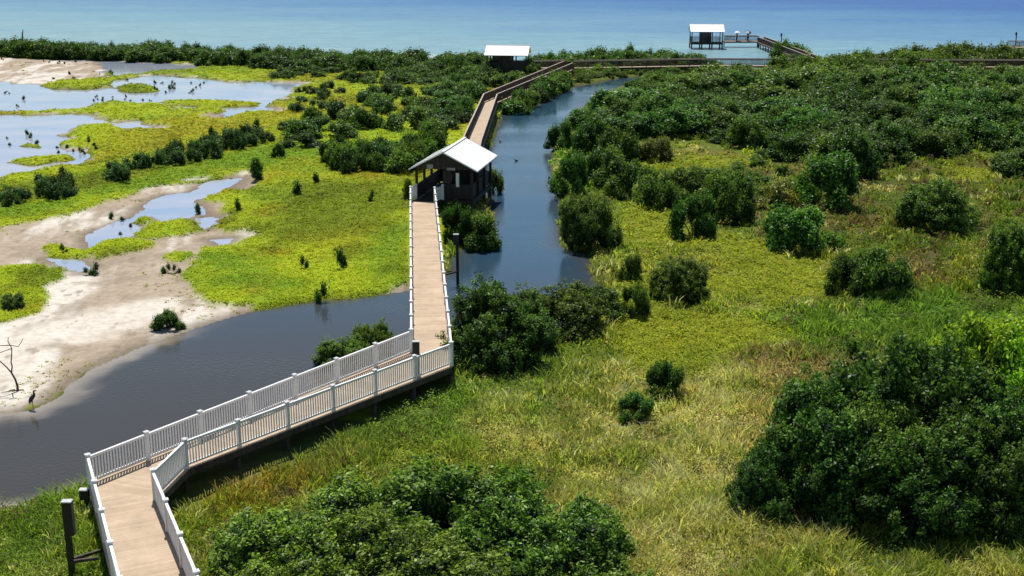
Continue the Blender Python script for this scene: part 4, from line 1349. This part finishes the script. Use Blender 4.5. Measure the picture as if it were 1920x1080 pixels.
def cover(name, label, n, per, region, keep, rad, hgt, size_px, mat, seed, tilt=0.5, aspect=0.7, tint_amp=0.35, gap=0.3, hue=0.10, gain=1.0, others=None):
    """Low plants as small domes of leaves; leaf colour follows the plant that grows there."""
    X, Y = sample_px(n, *region)
    ok = keep(X, Y)
    X, Y = X[ok], Y[ok]
    ok = off_walk(X, Y, gap); X, Y = X[ok], Y[ok]
    r = np.random.default_rng(seed)
    m_ = len(X)
    D = np.hypot(X, Y)
    pxm = np.sqrt(D ** 2 + CAMZ ** 2) / FPX
    R_ = np.maximum(r.uniform(*rad, m_), pxm * 3.0)
    Hh = r.uniform(*hgt, m_) * (0.6 + 0.8 * sstep(-0.4, 0.5, fbm(X / 1.7, Y / 1.7, 97)))
    tint = (1 + r.uniform(-tint_amp, tint_amp, (m_, 1))) * (1 + r.uniform(-hue, hue, (m_, 3)))
    cc = lookup(plant_col, X, Y) * tint * gain
    if others is not None:
        pick = r.uniform(0, 1, m_)[:, None]
        cc = np.where(pick < 0.45, others[0] * tint, np.where(pick < 0.70, others[1] * tint, cc))
    k = np.repeat(np.arange(m_), per)
    N_ = len(k)
    dv = r.normal(size=(N_, 3)); dv[:, 2] = np.abs(dv[:, 2]) + 0.15
    dv /= np.linalg.norm(dv, axis=1, keepdims=True)
    q = r.uniform(0.55, 1.05, N_)
    x, y = X[k] + dv[:, 0] * R_[k] * q * 1.1, Y[k] + dv[:, 1] * R_[k] * q * 1.1
    z = lookup(H, x, y) + dv[:, 2] * Hh[k] * q
    s = pxm[k] * size_px * r.uniform(0.6, 1.3, N_)
    nn = dv * 0.5 + r.normal(size=(N_, 3)) * tilt + np.array([0, 0, 0.7])
    col = cc[k] * r.uniform(0.82, 1.18, (N_, 1))
    V_, F_, C_ = leaves(np.stack([x, y, z], -1), nn, s, aspect, np.clip(col, 0, 0.75), r)
    return tag(link(name, np_mesh(name, V_, F_, mat, C_)), label, 'ground cover', kind='stuff')


def keep_left(X, Y):
    v = lookup(veg, X, Y); s = lookup(sd_w, X, Y); l = lookup(left, X, Y)
    return (v > 0.5) & (s > 0.0) & (l > 0.5) & (Y < 234)


def keep_yel(X, Y):
    return (lookup(wy, X, Y) > rng.uniform(0.15, 0.75, len(X))) & (lookup(sd_w, X, Y) > 0.05) & (lookup(left, X, Y) < 0.5)


cover('saltwort', 'low yellow green plants carpeting the left flats', 62000, 8, (-160, 960, 95, 640), keep_left, (0.12, 0.34), (0.05, 0.2), 1.6, M['succulent'], 1, tint_amp=0.20, gain=1.14)
cover('saltwort', 'bright yellow green patches in the right marsh', 22000, 9, (1050, 1900, 240, 730), keep_yel, (0.14, 0.36), (0.12, 0.34), 2.0, M['succulent'], 2, tint_amp=0.30)


def blades(name, label, n, per, region, keep, h_lo, h_hi, wpx, seed, lean=0.6):
    """Grass in tufts that fan out; some tufts straw, some green."""
    X, Y = sample_px(n, *region)
    ok = keep(X, Y)
    X, Y = X[ok], Y[ok]
    ok = off_walk(X, Y, 0.15); X, Y = X[ok], Y[ok]
    r = np.random.default_rng(seed)
    m_ = len(X)
    tall = 0.45 + 0.9 * sstep(-0.4, 0.5, fbm(X / 2.0, Y / 2.0, 91))
    th_ = r.uniform(h_lo, h_hi, m_) * tall
    patch = fbm(X / 1.6, Y / 1.6, 95) + r.uniform(-0.5, 0.5, m_)
    pc = lookup(plant_col, X, Y)
    wtv = lookup(wt, X, Y)
    straw = (patch > 0.48 - 0.20 * wtv + 0.35 * lookup(wg, X, Y))[:, None]
    grn = (patch < -0.24)[:, None]
    pc = np.where(straw, pc * 0.35 + c_tan * 0.85, np.where(grn, pc * 0.45 + c_dgrn * 0.5, pc)) * r.uniform(0.95, 1.75, (m_, 1)) * np.array([1.08, 1.0, 1.12])
    k = np.repeat(np.arange(m_), per)
    N_ = len(k)
    az = r.uniform(0, 2 * math.pi, N_)
    rr_ = np.abs(r.normal(size=N_)) * 0.13
    dx, dy = np.cos(az), np.sin(az)
    x, y = X[k] + dx * rr_, Y[k] + dy * rr_
    D = np.hypot(x, y)
    z = lookup(H, x, y)
    h = th_[k] * r.uniform(0.6, 1.15, N_)
    wd = np.sqrt(D ** 2 + CAMZ ** 2) / FPX * wpx * r.uniform(0.6, 1.3, N_)
    ln = lean * h * r.uniform(0.2, 1.5, N_)
    p0 = np.stack([x, y, z - 0.03], -1)
    p1 = p0 + np.stack([dx * ln * 0.35, dy * ln * 0.35, h * 0.65], -1)
    p2_ = p0 + np.stack([dx * ln, dy * ln, h], -1)
    aw = r.uniform(0, 2 * math.pi, N_)
    sx = np.stack([np.cos(aw), np.sin(aw), 0 * aw], -1) * wd[:, None] * 0.5
    V_ = np.stack([p0 - sx, p0 + sx, p1 + sx * 0.9, p1 - sx * 0.9, p2_ + sx * 0.35, p2_ - sx * 0.35], 1).reshape(-1, 3)
    b0 = np.arange(N_)[:, None] * 6
    F_ = np.concatenate([b0 + np.array([0, 1, 2, 3]), b0 + np.array([3, 2, 4, 5])])
    col = np.clip(pc[k] * r.uniform(0.8, 1.25, (N_, 1)), 0, 0.8)
    C_ = np.repeat(col, 6, axis=0)
    return tag(link(name, np_mesh(name, V_, F_, M['grass'], C_)), label, 'grass', kind='stuff')


def keep_grass(X, Y):
    return (lookup(left, X, Y) < 0.5) & (lookup(sd_w, X, Y) > 0.1) & (lookup(wy, X, Y) < 0.6) & (lookup(veg, X, Y) > 0.5)


def keep_leafy(X, Y):
    return keep_grass(X, Y)


def keep_herb(X, Y):
    return keep_grass(X, Y) & (fbm(X / 3.5, Y / 3.5, 99) + 0.35 * lookup(wg, X, Y) - 0.2 * lookup(wt, X, Y) > -0.12)


blades('marsh_grass', 'tan and olive marsh grass covering the right marsh', 52000, 7, (-260, 2330, 205, 1180), keep_grass, 0.25, 0.62, 2.6, 3)
cover('marsh_herbs', 'low green and olive herbs between the grass', 35000, 10, (-260, 2330, 205, 1180), keep_herb, (0.18, 0.5), (0.15, 0.5), 2.1, M['grass'], 4, tint_amp=0.4, gain=1.2)
cover('tall_herbs', 'scattered leafy green and brown clumps standing out of the marsh grass', 3400, 60, (-200, 2330, 260, 1180), keep_grass, (0.3, 0.75), (0.35, 0.85), 2.0, M['grass'], 6, tint_amp=0.4, gap=0.7, hue=0.18, others=(c_dgrn * 0.6, c_brown * 0.75))
cover('bank_weeds', 'dark clods and dry weeds on the sand flats', 3600, 7, (-100, 560, 95, 790), lambda X, Y: (lookup(sandw, X, Y) > 0.6) & (lookup(sd_w, X, Y) > 0.15) & (fbm(X / 3, Y / 5, 88) > 0.22), (0.06, 0.22), (0.02, 0.09), 1.5, M['grass'], 5, tint_amp=0.5)

# ------------------------------------------------------------------ dead shrub, snag, birds
q = at(33, 730, 0.1)
t = thing('dead_shrub', 'leafless dead shrub with bare forked branches on the sand at the left edge', 'dead shrub', (q.x, q.y, gz(q.x, q.y)))
S = 0.0305
P_ = lambda x, y, d=0.0: ((x - 240) / 7.2 * S, d, (650 - y) / 7.2 * S * 1.04)
b = MB()
b.tube([P_(240, 655), P_(240, 600, .02), P_(225, 530, .03), P_(195, 455, 0)], [0.060, 0.050, 0.044, 0.040], 7)
b.tube([P_(195, 455), P_(205, 390, .05), P_(195, 350, .08), P_(212, 280, .05), P_(225, 200, .02), P_(215, 155, 0)], [0.036, 0.03, 0.028, 0.024, 0.022, 0.018], 6)
b.tube([P_(195, 455), P_(160, 390, -.08), P_(115, 330, -.15), P_(72, 285, -.2), P_(75, 255, -.2)], [0.034, 0.03, 0.026, 0.022, 0.012], 6)
for pts in ([(215, 155), (300, 175), (330, 130), (350, 95)], [(215, 155), (195, 115), (200, 80)], [(225, 195), (165, 215), (80, 250)], [(215, 158), (110, 165), (45, 185), (0, 180), (-40, 150)], [(45, 182), (38, 130), (38, 78)], [(0, 180), (-30, 205), (-70, 200)]):
    b.tube([P_(x, y, 0.05 * i - 0.05) for i, (x, y) in enumerate(pts)], [0.020 - 0.0025 * i for i in range(len(pts))], 5)
b.build('branches', M['deadwood'], t)
b = MB()
for pts in ([(240, 648), (190, 660), (140, 670), (95, 690)], [(240, 648), (280, 640), (300, 645)], [(150, 668), (165, 645), (200, 635)]):
    b.tube([(P_(x, y)[0], -(y - 650) / 7.2 * S * 2.0, 0.02) for x, y in pts], [0.03, 0.026, 0.02, 0.016][:len(pts)], 5)
b.build('roots', M['deadwood'], t)

q = at(41, 66, 3.0)
b = MB(); b.tube([(0, 0, -3), (0.1, 0, 0), (0.35, 0, 1.1)], [0.2, 0.14, 0.08], 6); b.tube([(0.1, 0, 0), (-0.05, 0, 0.5)], [0.07, 0.03], 5)
sn = b.build('tree_snag', M['deadwood']); sn.location = q
tag(sn, 'bare leaning snag sticking up from the far left shore wood', 'tree snag')


def wading_bird(label, x, y, z, s, rz, body_m, leg_m, name='heron', cat='heron'):
    t = thing(name, label, cat, (x, y, z), rz)
    b = MB()   # beak tip > head > folded neck > breast > back > tail, facing +x
    b.tube([(0.30, 0, 0.97), (0.22, 0, 0.985), (0.155, 0, 0.995), (0.10, 0, 0.985), (0.075, 0, 0.93), (0.10, 0, 0.86), (0.10, 0, 0.79), (0.05, 0, 0.71), (-0.03, 0, 0.62), (-0.10, 0, 0.52), (-0.155, 0, 0.42), (-0.19, 0, 0.33)],
           [0.004, 0.012, 0.042, 0.046, 0.038, 0.042, 0.062, 0.095, 0.115, 0.10, 0.062, 0.015], 10)
    b.build('body', body_m, t)
    for sgn in (-1, 1):
        w_ = MB()
        w_.tube([(0.04, 0.085 * sgn, 0.70), (-0.05, 0.112 * sgn, 0.60), (-0.13, 0.085 * sgn, 0.46), (-0.20, 0.04 * sgn, 0.33)], [0.02, 0.06, 0.05, 0.008], 8, sq=(1, 0.5)); w_.build('wing', body_m, t)
        l_ = MB()
        l_.tube([(-0.02, 0.04 * sgn, 0.52), (-0.015, 0.04 * sgn, 0.40), (-0.03, 0.04 * sgn, 0.25), (0.0, 0.04 * sgn, 0.02)], [0.03, 0.016, 0.014, 0.012], 6)
        for dx, dy in ((0.08, 0), (0.06, 0.04), (0.06, -0.04), (-0.05, 0)):
            l_.tube([(0, 0.04 * sgn, 0.015), (dx, 0.04 * sgn + dy, 0.008)], [0.010, 0.005], 5)
        l_.build('leg', leg_m, t)
    t.scale = (s, s, s)
    return t


q = at(63, 766, 0.04)
wading_bird('dark heron standing at the water edge below the dead shrub', q.x, q.y, max(gz(q.x, q.y), 0.0) - 0.005, 0.86, R(12), M['plume'], M['leg'])
q = at(1278, 110, 2.2)
wading_bird('white egret perched in the trees behind the straight brown boardwalk', q.x, q.y + 4, 1.75, 1.2, R(170), M['plume_white'], M['plume'], name='egret', cat='egret')


def duck(label, x, y, rz, s=1.0):
    t = thing('duck', label, 'duck', (x, y, 0), rz, 'ducks on the channel')
    b = MB()
    b.tube([(-0.30, 0, 0.12), (-0.2, 0, 0.09), (-0.05, 0, 0.07), (0.1, 0, 0.075), (0.17, 0, 0.13), (0.185, 0, 0.2), (0.215, 0, 0.245), (0.27, 0, 0.235), (0.33, 0, 0.215)], [0.01, 0.06, 0.105, 0.095, 0.055, 0.038, 0.048, 0.035, 0.012], 10)
    b.build('body', M['duck'], t)
    for sgn in (-1, 1):
        w_ = MB(); w_.tube([(0.07, 0.08 * sgn, 0.10), (-0.06, 0.098 * sgn, 0.11), (-0.24, 0.03 * sgn, 0.12)], [0.01, 0.05, 0.006], 8, sq=(1, 0.5)); w_.build('wing', M['duck'], t)
    t.scale = (s, s, s)


q = at(968, 302); duck('dark duck swimming in mid channel', q.x, q.y, R(200), 0.75)
q = at(1041, 307); duck('dark duck swimming close to the right bank of the channel', q.x, q.y, R(15), 0.75)
q = at(938, 266); duck('dark duck swimming by the near shelter, farthest of the ducks', q.x, q.y, R(120), 0.7)


# ------------------------------------------------------------------ people on the pier
def person(label, x, y, z, rz, top, low, umb_mats, tilt):
    t = thing('person', label, 'person', (x, y, z), rz)
    # one skinned body: pelvis root, legs, spine, head, arms with five fingered hands, facing +x
    J = {'pel': (0, 0, .92, .13), 'sp': (0, 0, 1.12, .12), 'ch': (.01, 0, 1.32, .145), 'nk': (.02, 0, 1.49, .055), 'hd': (.045, 0, 1.60, .088), 'cr': (.04, 0, 1.70, .075), 'ns': (.135, 0, 1.595, .018)}
    E = [('pel', 'sp'), ('sp', 'ch'), ('ch', 'nk'), ('nk', 'hd'), ('hd', 'cr'), ('hd', 'ns')]
    for s, k in ((1, 'l'), (-1, 'r')):
        J.update({k + 'h': (0, .09 * s, .88, .095), k + 'k': (.02, .10 * s, .48, .06), k + 'a': (-.02, .10 * s, .09, .042), k + 't': (.15, .12 * s, .035, .034)})
        E += [('pel', k + 'h'), (k + 'h', k + 'k'), (k + 'k', k + 'a'), (k + 'a', k + 't')]
        if s == -1:
            el, wr = (.10, .24 * s, 1.14, .038), (.24, .13 * s, 1.24, .028)
        else:
            el, wr = (.03, .24, 1.12, .038), (.12, .22, .90, .028)
        J.update({k + 's': (0, .19 * s, 1.40, .06), k + 'e': el, k + 'w': wr})
        E += [('ch', k + 's'), (k + 's', k + 'e'), (k + 'e', k + 'w')]
        d = Vector(wr[:3]) - Vector(el[:3]); d.normalize()
        pm = Vector(wr[:3]) + d * .07
        J[k + 'p'] = (*pm, .032); E.append((k + 'w', k + 'p'))
        for f in range(4):
            q0_ = pm + d * .03 + Vector((0, (f - 1.5) * .019, .012)); q1_ = q0_ + d * (.045 - abs(f - 1.3) * .006) + Vector((0, 0, .02))
            J[f'{k}f{f}a'] = (*q0_, .0095); J[f'{k}f{f}b'] = (*q1_, .0085)
            E += [(k + 'p', f'{k}f{f}a'), (f'{k}f{f}a', f'{k}f{f}b')]
        th_ = pm + Vector((0, -.045 * s, .01)); J[k + 'th'] = (*th_, .010); E.append((k + 'w', k + 'th'))
    names = list(J)
    me = bpy.data.meshes.new('body')
    me.from_pydata([J[n_][:3] for n_ in names], [(names.index(a), names.index(b_)) for a, b_ in E], [])
    body = link('body', me, t)
    md = body.modifiers.new('skin', 'SKIN')
    for i, n_ in enumerate(names):
        me.skin_vertices[0].data[i].radius = (J[n_][3], J[n_][3] * (0.8 if n_ in ('ch', 'sp', 'pel') else 1))
    me.skin_vertices[0].data[0].use_root = True
    sb = body.modifiers.new('sub', 'SUBSURF'); sb.levels = sb.render_levels = 1
    me.materials.append(M['skin'])
    b = MB(); b.tube([(0, 0, .84), (0, 0, .95), (0, 0, 1.12), (.01, 0, 1.32), (.01, 0, 1.43), (.02, 0, 1.48)], [.165, .170, .160, .185, .155, .07], 12, sq=(1.1, 0.8))
    for s in (1, -1):
        e_ = J[('l' if s == 1 else 'r') + 'e']
        b.tube([(0, .15 * s, 1.40), (0, .20 * s, 1.39), tuple(Vector((0, .2 * s, 1.39)).lerp(Vector(e_[:3]), .75))], [.075, .078, .062], 8)
    b.build('shirt', top, t)
    b = MB()
    for s in (1, -1):
        b.tube([(0, .075 * s, .93), (.0, .09 * s, .85), (.02, .10 * s, .48), (-.015, .10 * s, .12)], [.11, .115, .082, .065], 10)
    b.build('trousers', low, t)
    b = MB(); b.tube([(-.045, 0, 1.54), (-.04, 0, 1.62), (.0, 0, 1.71), (.04, 0, 1.755)], [.05, .085, .092, .03], 10); b.build('hair', M['hair'], t)
    # umbrella, held: a thing of its own
    u = thing('umbrella', label.split(' with ')[0].replace('person', 'sun umbrella held by person') if False else 'umbrella', 'umbrella', (x, y, z), rz)
    b = MB(); hx, hy, hz = .30, -.11, 1.20
    b.tube([(hx, hy, hz - .12), (hx - .05, hy + .05, hz + .72)], .012, 6); b.build('shaft', M['black'], u)
    for k in range(8):
        w_ = MB(); bm = w_.bm
        ap = Vector((hx - .05, hy + .05, hz + .74))
        ax_ = Vector((math.sin(tilt), 0, math.cos(tilt))); sx = ax_.cross(Vector((0, 1, 0))).normalized(); sy = ax_.cross(sx)
        rows = []
        for r_, dz_ in ((0.02, 0), (.28, -.05), (.50, -.16), (.62, -.28)):
            rows.append([ap + ax_ * dz_ + (sx * math.cos(a) + sy * math.sin(a)) * r_ for a in ((k) * math.pi / 4, (k + .5) * math.pi / 4, (k + 1) * math.pi / 4)])
        vv = [[bm.verts.new(q_) for q_ in row] for row in rows]
        v2 = [[bm.verts.new(q_ - ax_ * .008) for q_ in row] for row in rows]
        for i in range(3):
            for j in range(2):
                bm.faces.new([vv[i][j], vv[i][j + 1], vv[i + 1][j + 1], vv[i + 1][j]]); bm.faces.new([v2[i][j + 1], v2[i][j], v2[i + 1][j], v2[i + 1][j + 1]])
        for j in range(2):
            bm.faces.new([vv[3][j], vv[3][j + 1], v2[3][j + 1], v2[3][j]])
        w_.build('canopy_panel', umb_mats[k % len(umb_mats)] if len(umb_mats) < 8 else umb_mats[k], u)
    return t, u


q = at(1382.5, 77.2, DZ)
_, u = person('person in pale grey clothes with a white sun umbrella at the pier railing', q.x, q.y + 0.9, DZ, R(-60), M['cloth_grey'], M['cloth_blue'], [M['umb_white']], 0.1)
u['label'] = 'open white sun umbrella held over the person nearer the pier shelter'
q = at(1403.5, 77.2, DZ)
W_, K_ = M['umb_white'], M['umb_dark']
_, u = person('person in dark clothes with a black and white umbrella farther from the pier shelter', q.x, q.y + 0.9, DZ, R(-70), M['cloth_dark'], M['cloth_dark'], [K_, K_, W_, W_, K_, K_, K_, K_], 0.5)
u['label'] = 'open black umbrella with a white section held by the person in dark clothes'

scene.cycles.max_bounces = 6
scene.cycles.diffuse_bounces = 3
scene.cycles.glossy_bounces = 3
scene.cycles.transmission_bounces = 3
scene.cycles.transparent_max_bounces = 4
